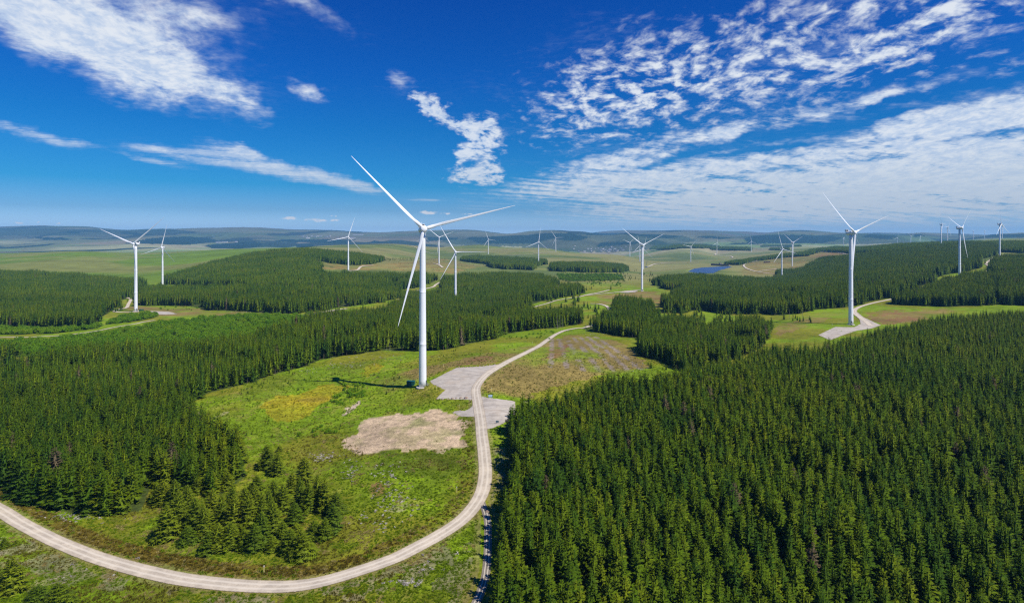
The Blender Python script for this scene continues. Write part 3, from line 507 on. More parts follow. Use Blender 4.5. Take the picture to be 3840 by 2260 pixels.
# ------------------------------------------------------------------ gravel roads and pads
def gravel(name, base, road=True):
    m, b, out = mat(name)
    geo = b.n('ShaderNodeNewGeometry'); P = geo.outputs['Position']
    n1 = b.noise(P, .25, 5, .6); n2 = b.noise(P, 2.2, 6, .7)
    c = b.mix(b.ss(n1, .35, .65), (base[0] * .82, base[1] * .80, base[2] * .78, 1), (base[0] * 1.1, base[1] * 1.08, base[2] * 1.04, 1))
    k = b.ss(n2, .2, .8, .82, 1.15); c = b.vm('SCALE', c); b.put(c.node.inputs['Scale'], k)
    p = b.n('ShaderNodeBsdfPrincipled'); p.inputs['Roughness'].default_value = .95; p.inputs['Specular IOR Level'].default_value = .1
    e = b.n('ShaderNodeAttribute', attribute_name='across')          # 0 at the edge, 1 inside
    a = e.outputs['Fac']
    if road:
        t = b.m('ABSOLUTE', a); w = b.m('ADD', t, b.m('MULTIPLY', b.m('SUBTRACT', n1, .5), .14))
        lane = b.ss(b.m('ABSOLUTE', b.m('SUBTRACT', b.m('ABSOLUTE', b.m('ADD', a, b.m('MULTIPLY', b.m('SUBTRACT', n1, .5), .25))), .33)), .06, .20, 1.0, 0.0)
        c = b.mix(b.m('MULTIPLY', lane, .60), c, (.68, .60, .475, 1))
        c = b.mix(b.ss(w, .74, .98, 0, .7), c, (.42, .33, .23, 1))
        alpha = b.ss(b.m('ADD', t, b.m('MULTIPLY', b.m('SUBTRACT', n2, .5), .35)), .86, .98, 1.0, 0.0)
    else:
        c = b.mix(b.ss(b.m('ADD', a, b.m('MULTIPLY', b.m('SUBTRACT', n1, .5), .6)), .25, .75, .45, 0), c, (.38, .30, .22, 1))
        tr = b.noise(b.vm('MULTIPLY', P, (.18, 1, 1)), .45, 3, .5, 1.8); c = b.mix(b.ss(tr, .52, .62, 0, .45), c, (.58, .53, .46, 1)); st_ = b.noise(P, .09, 4, .6); c = b.mix(b.ss(st_, .52, .68, 0, .5), c, (.44, .36, .27, 1))
        alpha = b.ss(b.m('ADD', a, b.m('ADD', b.m('MULTIPLY', b.m('SUBTRACT', n2, .5), .8), b.m('MULTIPLY', b.m('SUBTRACT', b.noise(P, .6, 3, .6), .5), 1.1))), .12, .42)
    b.put(p.inputs['Base Color'], c)
    bp = b.n('ShaderNodeBump'); b.put(bp.inputs['Height'], n2); bp.inputs['Strength'].default_value = .35; bp.inputs['Distance'].default_value = .1; b.put(p.inputs['Normal'], bp.outputs[0])
    tr_ = b.n('ShaderNodeBsdfTransparent'); mx = b.n('ShaderNodeMixShader'); b.put(mx.inputs[0], alpha)
    m.node_tree.links.new(tr_.outputs[0], mx.inputs[1]); m.node_tree.links.new(p.outputs[0], mx.inputs[2]); m.node_tree.links.new(mx.outputs[0], out.inputs[0])
    return m
M_ROAD = gravel('road_gravel', (.52, .45, .35)); M_TRACK_SHADED = gravel('track_gravel_shaded', (.19, .17, .14)); M_PAD = gravel('pad_gravel', (.43, .385, .325), False)  # narrow track's gravel darkened: the plantation's shade painted into its colour
def lift(y): return .10 + np.maximum(0, np.asarray(y) - 350) * .0007
for i, ((nm, lb, w, _), xy) in enumerate(zip(ROADS, ROADXY)):
    t = np.gradient(xy, axis=0); t /= np.linalg.norm(t, axis=1)[:, None] + 1e-9; nrm = np.c_[-t[:, 1], t[:, 0]]
    ac = np.array([-1.12, -.7, -.35, 0, .35, .7, 1.12]); V = []; A = []
    for k, a_ in enumerate(ac):
        q = xy + nrm * (a_ * w / 2); V.append(np.c_[q, height(q[:, 0], q[:, 1]) + lift(q[:, 1]) + (.0 if i else .04) + (.05 if i in (3, 14) else 0)]); A.append(np.full(len(q), a_))
    V = np.stack(V, 1).reshape(-1, 3); A = np.stack(A, 1).ravel(); n = len(xy); K = len(ac)
    fc = [(r * K + k, r * K + k + 1, (r + 1) * K + k + 1, (r + 1) * K + k) for r in range(n - 1) for k in range(K - 1)]
    me = mesh_np('road', V, fc, [M_TRACK_SHADED if i == 1 else M_ROAD], smooth=True); at = me.attributes.new('across', 'FLOAT', 'POINT'); at.data.foreach_set('value', A.astype(np.float32))
    tag(add(nm, me), kind='structure')
for i, ((nm, _), xy) in enumerate(zip(PADS, PADXY)):
    big = 1.0 if i < 3 else 3.0
    x0, y0 = xy.min(0) - 1; x1, y1 = xy.max(0) + 1; st = 1.2 * big
    gx, gy = np.meshgrid(np.arange(x0, x1, st), np.arange(y0, y1, st)); px_, py_ = gx.ravel(), gy.ravel()
    ins = inside(px_, py_, xy); ed = dens(np.r_[xy, xy[:1]], .8 * big)
    d = np.array([np.sqrt(((ed - (a_, c_)) ** 2).sum(1).min()) for a_, c_ in zip(px_, py_)]); sd = np.where(ins, d, -d)
    A = np.clip(sd / (1.6 * big), -.2, 1.0); sh = gx.shape; idx = np.arange(len(px_)).reshape(sh)
    keep = (sd.reshape(sh)[:-1, :-1] > -2.5 * big)
    fc = [tuple(int(v) for v in (idx[r, c_], idx[r, c_ + 1], idx[r + 1, c_ + 1], idx[r + 1, c_])) for r, c_ in zip(*np.nonzero(keep))]
    V = np.c_[px_, py_, height(px_, py_) + lift(py_) - .04]
    me = mesh_np('pad', V, fc, [M_PAD], smooth=True); at = me.attributes.new('across', 'FLOAT', 'POINT'); at.data.foreach_set('value', A.astype(np.float32))
    tag(add(nm, me), kind='structure')

# ------------------------------------------------------------------ reservoir
m, b, out = mat('lake_water'); p = b.n('ShaderNodeBsdfPrincipled'); p.inputs['Base Color'].default_value = (.012, .050, .150, 1); p.inputs['Roughness'].default_value = .35; p.inputs['Specular IOR Level'].default_value = .12  # reflection of the higher sky painted in as a deep blue base
geo = b.n('ShaderNodeNewGeometry'); bp = b.n('ShaderNodeBump'); b.put(bp.inputs['Height'], b.noise(geo.outputs['Position'], .25, 4, .6)); bp.inputs['Strength'].default_value = .25; bp.inputs['Distance'].default_value = .4
b.put(p.inputs['Normal'], bp.outputs[0]); m.node_tree.links.new(p.outputs[0], out.inputs[0])
_lx = np.c_[LAKE, np.maximum(height(LAKE[:, 0], LAKE[:, 1]) + 1.5, WATER_Z)]
_zl = float(np.percentile(_lx[:, 2], 60)); _bm = bmesh.new(); _vs = [_bm.verts.new((a_, c_, WATER_Z)) for a_, c_ in LAKE]; _bm.faces.new(_vs); bmesh.ops.triangulate(_bm, faces=_bm.faces[:])
me = bpy.data.meshes.new('water'); _bm.to_mesh(me); me.materials.append(m); tag(add('water', me), kind='structure')
M_STONE = simple('dam_stone', (.16, .14, .12), .9)
def boxes(bl):                                       # list of (x0,x1,y0,y1,z0,z1)
    v, f = [], []
    for x0, x1, y0, y1, z0, z1 in bl:
        n = len(v); v += [(x0, y0, z0), (x1, y0, z0), (x1, y1, z0), (x0, y1, z0), (x0, y0, z1), (x1, y0, z1), (x1, y1, z1), (x0, y1, z1)]
        f += [tuple(n + k for k in q) for q in ((3, 2, 1, 0), (4, 5, 6, 7), (0, 1, 5, 4), (1, 2, 6, 5), (2, 3, 7, 6), (3, 0, 4, 7))]
    return v, f
g = ground([(2668, 998), (2735, 997)])
L_ = float(np.hypot(*(g[1] - g[0])[:2])); dam = empty('dam', (g[0][0], g[0][1], WATER_Z - 1), 'dark stone dam across the far end of the blue reservoir', 'dam', rz=math.atan2(g[1][1] - g[0][1], g[1][0] - g[0][0]))
v, f = boxes([(0, L_, -3, 3, -3, 5)]); add('wall', mesh_np('dam_wall', v, f, [M_STONE]), dam)
v, f = boxes([(L_ * .46, L_ * .54, -4.5, 4.5, -3, 9)]); add('valve_tower', mesh_np('dam_tower', v, f, [M_STONE]), dam)

# ------------------------------------------------------------------ wind turbine parts
M_WHITE = simple('turbine_paint', (.80, .81, .82), .38, .03, .12, spec=.4)
M_GREY = simple('dark_vent', (.05, .05, .055), .6); M_CONC = simple('concrete', (.50, .46, .40), .9, .15, .8); M_STEEL = simple('galvanised_steel', (.45, .46, .47), .4, .1, 3, .6)
def lathe(prof, n=40, axis='z'):
    v, f = [], []
    for r, h in prof:
        for k in range(n):
            a_ = 2 * PI * k / n; v.append((r * math.cos(a_), r * math.sin(a_), h) if axis == 'z' else (r * math.cos(a_), h, r * math.sin(a_)))
    for i in range(len(prof) - 1):
        for k in range(n):
            q = (i * n + k, i * n + (k + 1) % n, (i + 1) * n + (k + 1) % n, (i + 1) * n + k); f.append(q if axis == 'z' else q[::-1])
    f.append(tuple(range(n - 1, -1, -1)) if axis == 'z' else tuple(range(n))); e = (len(prof) - 1) * n
    f.append(tuple(e + k for k in (range(n) if axis == 'z' else range(n - 1, -1, -1)))); return v, f
TILT = math.radians(5.0)
# tower: three bolted sections with slightly proud flanges
prof = []
def rad(h): return 2.12 + (1.50 - 2.12) * (h / 86.2) ** 1.15
for h in np.linspace(0, 86.2, 24):
    prof.append((rad(h), float(h)))
for hf in (24.0, 53.0): prof += [(rad(hf) + .0, hf - .12), (rad(hf) + .010, hf - .10), (rad(hf) + .010, hf + .10), (rad(hf), hf + .12)]
prof.sort(key=lambda q: q[1]); v, f = lathe(prof, 48); ME_TOWER = mesh_np('tower', v, f, [M_WHITE], smooth=True)
v, f = lathe([(3.6, -2.0), (3.6, .12), (3.35, .22), (2.6, .24)], 40); ME_BASE = mesh_np('foundation', v, f, [M_CONC])
# nacelle: drum generator and rounded housing behind it
v, f = lathe([(1.2, -2.35), (1.95, -2.3), (2.10, -2.0), (2.10, -.6), (1.98, -.45), (1.98, .4), (1.95, 3.4), (1.78, 4.2), (1.35, 4.7), (.5, 4.9)], 36, 'y'); v = [(x, y, z * (1.0 if z > 0 else .94)) for x, y, z in v]
ME_NAC = mesh_np('nacelle', v, f, [M_WHITE], smooth=True)
v, f = boxes([(-1.75, 1.75, 3.2, 4.9, 1.5, 1.75), (-1.75, -1.6, 3.3, 4.8, 1.75, 3.35), (1.6, 1.75, 3.3, 4.8, 1.75, 3.35), (-1.75, 1.75, 3.3, 4.8, 3.35, 3.5), (-.06, .06, 3.5, 3.62, 3.5, 4.6), (-.4, .4, 3.5, 3.56, 4.25, 4.32)]); n0 = len(f)
v2, f2 = boxes([(-1.6, 1.6, 3.7, 4.5, 1.75, 3.35)]); f += [tuple(len(v) + k for k in q) for q in f2]; v += v2
ME_COOL = mesh_np('cooler', v, f, [M_WHITE, M_GREY], [0] * n0 + [1] * len(f2))
v, f = lathe([(1.75, 1.3), (1.95, .9), (2.0, 0.0), (1.9, -.7), (1.62, -1.15), (1.25, -1.4), (.65, -1.55), (.12, -1.6)], 36, 'y'); ME_HUB = mesh_np('hub', v, f, [M_WHITE], smooth=True)
def blade_mesh():
    L = 55.2; st = [(1.35, 1.05, 1.0, 0), (2.6, 1.05, 1.0, 0), (4.5, 1.10, .92, 8), (7.5, 1.32, .66, 14), (11, 1.48, .42, 13), (15, 1.42, .31, 10), (21, 1.20, .25, 7), (29, .95, .21, 4.5), (38, .70, .18, 2.5), (46, .47, .16, 1.0), (51, .32, .15, 0), (54, .20, .15, 0), (L, .06, .15, 0)]
    n = 20; v, f = [], []
    for r, hc, th, tw in st:
        hc = hc * (.93 if r < 5 else .62); t = math.radians(tw + 14); circ = max(0.0, min(1.0, (7.5 - r) / 4.0)); bend = -2.1 * (r / L) ** 2.2
        for k in range(n):
            a_ = 2 * PI * k / n; cx = math.cos(a_); sy = math.sin(a_)
            xx = hc * cx; yy = hc * sy * th * ((1.0 if circ > .99 else (.62 + .38 * cx) * (1 - circ) + circ))
            xx += (1 - circ) * (-.35 * hc)
            v.append((xx * math.cos(t) - yy * math.sin(t), xx * math.sin(t) + yy * math.cos(t) + bend, r))
    for i in range(len(st) - 1):
        for k in range(n): f.append((i * n + k, i * n + (k + 1) % n, (i + 1) * n + (k + 1) % n, (i + 1) * n + k))
    f.append(tuple(range(n - 1, -1, -1))); f.append(tuple((len(st) - 1) * n + k for k in range(n)))
    return mesh_np('blade', v, f, [M_WHITE], smooth=True)
ME_BLADE = blade_mesh()
v, f = boxes([(-.45, .45, -2.25, -1.9, 1.6, 3.8)]); ME_DOOR = mesh_np('door', v, f, [M_GREY])
def stairs():
    bl = []
    for k in range(8): bl.append((-.55, .55, -2.3 - .28 * (8 - k), -2.3 - .28 * (7 - k) + .05, .2 * k, .2 * k + .06))
    bl.append((-.6, .6, -2.45, -1.95, 1.52, 1.6))
    for s in (-.6, .56): bl += [(s, s + .05, -4.55, -4.5, 0, 1.1), (s, s + .05, -2.5, -2.45, 1.55, 2.7), (s, s + .05, -3.5, -3.45, .6, 1.9)]
    v, f = boxes(bl); n = len(v)
    for s in (-.6, .56):
        for za in (1.1, .55):
            k = len(v); v += [(s, -4.55, za - .03), (s + .05, -4.55, za - .03), (s + .05, -2.45, za + 1.57), (s, -2.45, za + 1.57), (s, -4.55, za + .03), (s + .05, -4.55, za + .03), (s + .05, -2.45, za + 1.63), (s, -2.45, za + 1.63)]
            f += [tuple(k + q for q in w) for w in ((3, 2, 1, 0), (4, 5, 6, 7), (0, 1, 5, 4), (1, 2, 6, 5), (2, 3, 7, 6), (3, 0, 4, 7))]
    return mesh_np('stairs', v, f, [M_STEEL])
ME_ST = stairs()
TG = 'white wind turbines spread over the hills'
def turbine(i, t):
    bx, by, bz = turb_base(t); yaw = math.radians(t[3]); ph = math.radians(t[4])
    # rotor hub stands about 4 m ahead of the tower axis: shift the tower so the hub is where it is seen
    ox, oy = math.sin(yaw) * 4.1, -math.cos(yaw) * 4.1
    e = empty('wind_turbine', (bx - ox, by - oy, bz), t[5], 'wind turbine', TG)
    add('tower', ME_TOWER, e)
    if t[2] < 2000: add('foundation', ME_BASE, e)
    if t[2] < 1200:
        dr = {0: 78, 1: -12, 2: 60}.get(i, 20)
        add('door', ME_DOOR, e, rot=(0, 0, math.radians(dr)))
        if i in (0, 1, 2): add('stairs', ME_ST, e, rot=(0, 0, math.radians(dr)))
    Rz = Matrix.Rotation(yaw, 4, 'Z'); Rt = Matrix.Rotation(-TILT, 4, 'X')
    nac = add('nacelle', ME_NAC, e); nac.matrix_local = Matrix.Translation((0, 0, HUBH - .35)) @ Rz @ Rt
    add('cooler', ME_COOL, nac)
    hub = add('hub', ME_HUB, e); hub.matrix_local = Matrix.Translation((0, 0, HUBH - .35)) @ Rz @ Rt @ Matrix.Translation((0, -4.0, 0)) @ Matrix.Rotation(ph, 4, 'Y')
    for k in range(3):
        bl = add('blade', ME_BLADE, hub); bl.matrix_local = Matrix.Rotation(2 * PI * k / 3, 4, 'Y') @ Matrix.Rotation(math.radians(-1.5), 4, 'X')
for i, t in enumerate(TUR): turbine(i, t)

# ------------------------------------------------------------------ conifers
def foliage(name, c0, c1, c2, tr=.10, patch=True):
    m, b, out = mat(name)
    oi = b.n('ShaderNodeObjectInfo'); loc = oi.outputs['Location']; r = oi.outputs['Random']
    geo = b.n('ShaderNodeNewGeometry'); big = b.noise(loc, .011, 3, .5); mid = b.noise(loc, .06, 2, .5); fine = b.noise(geo.outputs['Position'], 1.1, 3, .6)
    k = b.m('ADD', b.m('MULTIPLY', r, .55), b.m('ADD', b.m('MULTIPLY', big, .75), b.m('ADD', b.m('MULTIPLY', mid, .35), -.35)))
    c = b.mix(b.ss(k, .1, .5), c0 + (1,), c1 + (1,)); c = b.mix(b.ss(k, .45, 1.0), c, c2 + (1,))
    if patch: c = b.mix(b.m('GREATER_THAN', b.m('FRACT', b.m('MULTIPLY', r, 37.0)), .991), c, (.11, .085, .045, 1))
    sc = b.vm('SCALE', c); b.put(sc.node.inputs['Scale'], b.ss(fine, .25, .75, .65, 1.4))
    d = b.n('ShaderNodeBsdfPrincipled'); b.put(d.inputs['Base Color'], sc); d.inputs['Roughness'].default_value = .6; d.inputs['Specular IOR Level'].default_value = .06
    if patch:
        tc = b.n('ShaderNodeTexCoord'); ox, oy, oz = b.sep(tc.outputs['Object'])
        vt = b.n('ShaderNodeVectorTransform', vector_type='NORMAL', convert_from='OBJECT', convert_to='WORLD'); b.put(vt.inputs[0], b.vm('NORMALIZE', b.comb(ox, oy, .75)))
        nm = b.vm('NORMALIZE', b.vm('ADD', b.vm('NORMALIZE', vt.outputs[0]), b.vm('MULTIPLY', geo.outputs['Normal'], (.55, .55, .55)))); b.put(d.inputs['Normal'], nm)
    t = b.n('ShaderNodeBsdfTranslucent'); t2 = b.vm('MULTIPLY', sc, (1.25, 1.2, .5)); b.put(t.inputs['Color'], t2)
    mx = b.n('ShaderNodeMixShader'); mx.inputs[0].default_value = tr
    m.node_tree.links.new(d.outputs[0], mx.inputs[1]); m.node_tree.links.new(t.outputs[0], mx.inputs[2]); m.node_tree.links.new(mx.outputs[0], out.inputs[0])
    return m
M_NEEDLE = foliage('spruce_needles', (.029, .072, .005), (.074, .126, .003), (.155, .186, .005))
M_OLIVE = foliage('young_spruce_needles', (.080, .130, .007), (.135, .180, .007), (.20, .23, .010))
M_BUSH = foliage('bush_leaves', (.080, .185, .005), (.125, .24, .006), (.18, .27, .010), .3, False)
M_BARK = simple('bark', (.10, .075, .055), .9, .25, 2.0); M_DEAD = simple('dead_wood', (.26, .23, .20), .9, .25, 2.0)
def trunk_geo(H, r0, n=6, lean=0.0):
    v, f = [], []
    for i, h in enumerate((0, .4, .75, 1.0)):
        r = r0 * (1 - h) + .015
        for k in range(n): v.append((r * math.cos(2 * PI * k / n) + lean * h * h, r * math.sin(2 * PI * k / n), H * h - (.5 if i == 0 else 0)))
    for i in range(3):
        for k in range(n): f.append((i * n + k, i * n + (k + 1) % n, (i + 1) * n + (k + 1) % n, (i + 1) * n + k))
    return v, f
def crown_geo(seed, H, R, nwh, nbr, ntw, z0=.06, full=1.0, wd=.20, jit=.3):
    rs = random.Random(seed); V, Fc = [], []
    def tri(a, b_, c): n = len(V); V.extend((a, b_, c)); Fc.append((n, n + 1, n + 2))
    lop = rs.uniform(0, 6.28)
    for i in range(nwh):
        t = (i + rs.uniform(-.3, .3)) / nwh; t = max(0.0, t)
        z = H * (z0 + (.985 - z0) * t ** .92)
        r = R * ((1 - t) ** .80) * full + .16
        if t < .12: r *= .82 + 1.5 * t
        nb = max(4, int(round(nbr * (1 - .45 * t)))); ph = i * 2.4
        for k in range(nb):
            a_ = ph + 2 * PI * k / nb + rs.uniform(-.35, .35); L = r * rs.uniform(1 - jit, 1 + jit * .75) * (1 + .1 * math.cos(a_ - lop))
            el = math.radians(-14 + 50 * t ** 1.4 + rs.uniform(-9, 9)); up = .16 + .1 * rs.random()
            ca, sa = math.cos(a_), math.sin(a_); zz = z + rs.uniform(-.25, .25) * H / nwh
            def pt(s): h = L * s; return (ca * h, sa * h, zz + math.tan(el) * h + up * L * s * s * .6)
            tip = pt(1.0)
            w = wd * L * .5 + .07
            m_ = pt(.55); tri((m_[0] - sa * w, m_[1] + ca * w, m_[2] - .03), (m_[0] + sa * w, m_[1] - ca * w, m_[2] - .03), tip)
            for j in range(ntw):
                s = .22 + .74 * (j + .5) / ntw; p0 = pt(s); p1 = pt(min(1.0, s + wd))
                tl = L * (.50 - .28 * s) * rs.uniform(.75, 1.3) + .10
                for sg in (-1, 1):
                    an = a_ + sg * rs.uniform(.55, 1.05); dz = rs.uniform(-.22, .10) * tl
                    q = ((p0[0] + p1[0]) / 2 + math.cos(an) * tl, (p0[1] + p1[1]) / 2 + math.sin(an) * tl, (p0[2] + p1[2]) / 2 + dz)
                    tri(p0, p1, q) if sg > 0 else tri(p1, p0, q)
    nc = 7; zc0 = H * (z0 + .02); rc = R * .50 * full                     # inner cone added to block light, shading the crown's far side
    for k in range(nc):
        a0_, a1_ = 2 * PI * k / nc, 2 * PI * (k + 1) / nc
        tri((rc * math.cos(a0_), rc * math.sin(a0_), zc0), (rc * math.cos(a1_), rc * math.sin(a1_), zc0), (0, 0, H * .93))
    # leader shoot
    for k in range(5):
        a_ = k * 2 * PI / 5; tri((.12 * math.cos(a_), .12 * math.sin(a_), H * .955), (.12 * math.cos(a_ + .9), .12 * math.sin(a_ + .9), H * .955), (0, 0, H * 1.012))
    return V, Fc
def two(cg, tg, name, mats):
    v = list(cg[0]) + list(tg[0]); n = len(cg[0]); f = list(cg[1]) + [tuple(n + k for k in q) for q in tg[1]]
    return mesh_np(name, v, f, mats, [0] * len(cg[1]) + [1] * len(tg[1]))
H0 = 14.0
NEARC = []                                           # (crown mesh, trunk mesh) of the near trees
for s in range(6):
    R = (2.0, 2.15, 1.85, 2.3, 2.05, 1.95)[s]
    NEARC.append((crown_geo(100 + s, H0, R * 1.36, 19, 8, 4, .05, wd=.28, jit=.48), trunk_geo(H0 * .97, .17)))
OPEN = [(crown_geo(150 + s, H0, (4.0, 4.6, 3.6)[s], 24, 10, 6, .015, wd=.16), trunk_geo(H0 * .97, .22)) for s in range(3)]   # grown in the open, skirts to the ground
MIDC = [two(crown_geo(200 + s, H0, (2.5, 2.8, 2.3, 2.9)[s], 13, 7, 3, .07, wd=.30, jit=.42), trunk_geo(H0 * .97, .17, 5), 'spruce', [M_NEEDLE, M_BARK]) for s in range(4)]
EDGEC = [two(crown_geo(250 + s, H0, (2.0, 2.3, 2.1)[s], 14, 7, 3, (.30, .42, .22)[s], wd=.26), trunk_geo(H0 * .97, .18, 5), 'spruce', [M_NEEDLE, M_BARK]) for s in range(3)]
FARC = [two(crown_geo(300 + s, H0, (2.7, 3.0, 2.5)[s], 9, 6, 1, .05, wd=.5), trunk_geo(H0 * .9, .2, 3), 'spruce', [M_NEEDLE, M_BARK]) for s in range(3)]
NEARM = [two(c_, t_, 'spruce', [M_NEEDLE, M_BARK]) for c_, t_ in NEARC]
def deadtree(seed):
    rs = random.Random(seed); v, f = trunk_geo(H0, .16, 5)
    for k in range(26):
        z = rs.uniform(2, 13); a_ = rs.uniform(0, 6.28); L = (14.5 - z) * .16 * rs.uniform(.5, 1.2) + .3; n = len(v)
        v += [(0, 0, z - .04), (0, 0, z + .05), (math.cos(a_) * L, math.sin(a_) * L, z + rs.uniform(-.3, .4))]; f.append((n, n + 1, n + 2))
    return v, f
# stands of trees: scatter over the footprints
TREES = []                                           # x, y, height, width factor, zone
for kx, (poly, h, sp) in FOREST.items():
    P = FXY[kx]; x0, y0 = P.min(0); x1, y1 = P.max(0)
    if kx == 'right': x1 = min(x1, 760); y0 = max(y0, 88)
    if kx == 'left_near': x0 = max(x0, -420)
    gx, gy = np.meshgrid(np.arange(x0, x1, sp), np.arange(y0, y1, sp * .9)); gx = gx + (np.arange(gx.shape[0]) % 2)[:, None] * sp * .5
    x = gx.ravel() + rng.uniform(-.33, .33, gx.size) * sp; y = gy.ravel() + rng.uniform(-.33, .33, gx.size) * sp
    rag = 0.0 if kx == 'right' else 1.0
    xw = x + rag * (fbm(x, y, 22.0, 3, 301) - .5) * np.clip(y * .022, 2, 34); yw = y + rag * (fbm(x, y, 22.0, 3, 311) - .5) * np.clip(y * .045, 4, 70)
    keep = inside(xw, yw, P) & (np.abs(x / y) < 1.06) & (y > 80)
    if kx in ('centre', 'band', 'mid_right', 'left_far', 'clump_b', 'clump_a'): keep &= fbm(x, y, 26.0, 3, 123) < (.57 if kx == 'clump_b' else .62)
    if kx in ('right', 'left_near'): keep &= (fbm(x, y, 11.0, 3, 133) < .68) | (rng.random(len(x)) < .25)
    for i_ in (0, 2, 4):                              # keep the tracks clear
        if kx in ('centre', 'mid_right', 'clump_a'):
            rxy = ROADXY[i_][ROADXY[i_][:, 1] > 420]; kk = np.nonzero(keep)[0]
            for c0_ in range(0, len(kk), 4000):
                j = kk[c0_:c0_ + 4000]; dd = ((x[j, None] - rxy[None, :, 0]) ** 2 + (y[j, None] - rxy[None, :, 1]) ** 2).min(1); keep[j] &= dd > 30
    x, y = x[keep], y[keep]; n = len(x)
    hh = h * (.74 + .42 * fbm(x, y, 30.0, 3, 140)) * rng.uniform(.80, 1.20, n)
    ww = rng.uniform(.85, 1.2, n) * (sp / 2.9 if sp > 3.6 else 1.0) ** .9
    ed = dens(np.r_[P, P[:1]], 2.5); es = np.full(n, 99.0)
    for c0_ in range(0, n, 4000): es[c0_:c0_ + 4000] = np.sqrt(((x[c0_:c0_ + 4000, None] - ed[None, :, 0]) ** 2 + (y[c0_:c0_ + 4000, None] - ed[None, :, 1]) ** 2).min(1))
    TREES.append((kx, x, y, hh, ww, es))
    print(kx, n)

# young, solitary and clump trees of the near field: (x, y of the foot in the photograph, height in photograph pixels, width factor)
_q = lambda x, y: (x / 1.4685, 1250 + y / 1.4685)
CLUMP = [(915, 1125, 185, 1.15), (1035, 1150, 82, 1.5), (985, 1060, 200, .9), (1070, 1080, 180, .95), (1120, 1120, 165, .9), (1150, 1200, 115, 1.3), (1200, 1190, 150, 1.0), (1270, 1180, 135, 1.1), (1340, 1185, 115, 1.1), (1400, 1200, 155, .95), (1440, 1150, 165, .95), (1500, 1200, 85, 1.2),
 (1370, 1080, 205, .85), (1290, 1080, 195, .85), (1220, 1060, 180, .85), (1170, 1010, 155, .9), (1500, 1100, 180, .9), (1440, 1060, 190, .9), (1600, 1210, 135, 1.1), (1660, 1230, 145, 1.15), (1560, 1140, 105, 1.1), (1630, 1090, 50, 1.5), (1730, 1120, 95, 1.1), (1790, 1125, 115, 1.1), (1830, 1090, 155, .95),
 (1850, 1010, 140, .95), (1790, 980, 190, .85), (1750, 960, 180, .9), (1700, 980, 155, .95), (1650, 960, 165, .9), (1610, 870, 105, 1.1), (1680, 840, 160, .95), (1620, 1040, 115, 1.2), (1560, 980, 155, .95), (1510, 950, 145, .95), (1480, 1010, 150, .9), (1350, 970, 125, 1.0), (1400, 960, 130, .95), (1280, 960, 115, 1.0), (1415, 855, 82, 1.15),
 (1470, 740, 128, 1.05), (1530, 775, 128, 1.05), (1540, 650, 38, 1.2), (1095, 870, 85, 1.1), (1170, 875, 120, 1.05), (1250, 850, 95, 1.05), (900, 940, 130, 1.0), (860, 925, 105, 1.1), (960, 950, 150, .95), (1030, 1000, 165, .9), (60, 1415, 195, 1.12), (320, 1500, 155, 1.35), (210, 1480, 115, 1.3), (-60, 1400, 180, 1.1), (25, 1180, 55, 1.0), (92, 1165, 30, 1.4)]
CLAB = {0: 'full round skirted spruce at the left front corner of the young clump', 1: 'low bushy spruce at the front edge of the young clump beside the corner tree', 11: 'short yellowish spruce at the front of the young clump', 18: 'broad spruce at the right front tip of the young clump, left of a wider one', 19: 'widest low spruce at the right front tip of the young clump',
 21: 'tiny round spruce in the gap inside the young clump', 23: 'bushy olive spruce at the right edge of the young clump', 39: 'small lone spruce standing clear above the young clump', 40: 'left spruce of the isolated pair above the young clump', 41: 'right spruce of the isolated pair above the young clump', 42: 'small sapling spruce just behind the isolated pair',
 43: 'small spruce at the foot of the left plantation, above the grassy gap', 44: 'round spruce standing forward of the left plantation above the grassy gap', 50: 'large lone spruce at the bottom left corner below the road', 51: 'broad spruce cut by the bottom edge, right of the lone corner spruce', 52: 'smaller spruce leaning on the broad one at the bottom edge', 53: 'spruce cut off by the left edge below the road', 54: 'knee high sapling spruce near the left edge below the road', 55: 'tiny seedling spruce beside the sapling near the left edge below the road'}
def near_meshes(lst, mt=None): return [(mesh_np('crown', c_[0], c_[1], [mt or M_NEEDLE]), mesh_np('trunk', t_[0], t_[1], [M_BARK])) for c_, t_ in lst]
NM = near_meshes(NEARC); OM = near_meshes(OPEN, M_OLIVE)
def spruce(x, y, z, h, w, mm, label, group, rz):
    e = empty('spruce_tree', (x, y, z), label, 'tree', group, rz); s = h / H0; e.scale = (s * w, s * w, s)
    add('crown', mm[0], e); add('trunk', mm[1], e)
for i, (a_, c_, hp, w) in enumerate(CLUMP):
    px, py = _q(a_, c_)
    if py > 2240: d_ = 87.5 * F / (py - YH); gx_, gy_ = (px - CX) / F * d_, d_; gz_ = float(height(gx_, gy_))
    else: gx_, gy_, gz_ = ground([(px, py)])[0]
    hm = hp / 1.4685 * gy_ / F * 1.04
    gz_ = float(hfull(np.array([gx_]), np.array([gy_]))[0])
    spruce(gx_, gy_, gz_ - .1, hm, w * 1.3 * (9.0 / max(hm, 5.0)) ** .35, OM[i % 3], CLAB.get(i, 'dark green young spruce packed inside the clump inside the road bend'), 'spruces of the clump inside the road bend' if 0 <= i < 50 else 'spruces below the road', (i * 2.4) % 6.28)

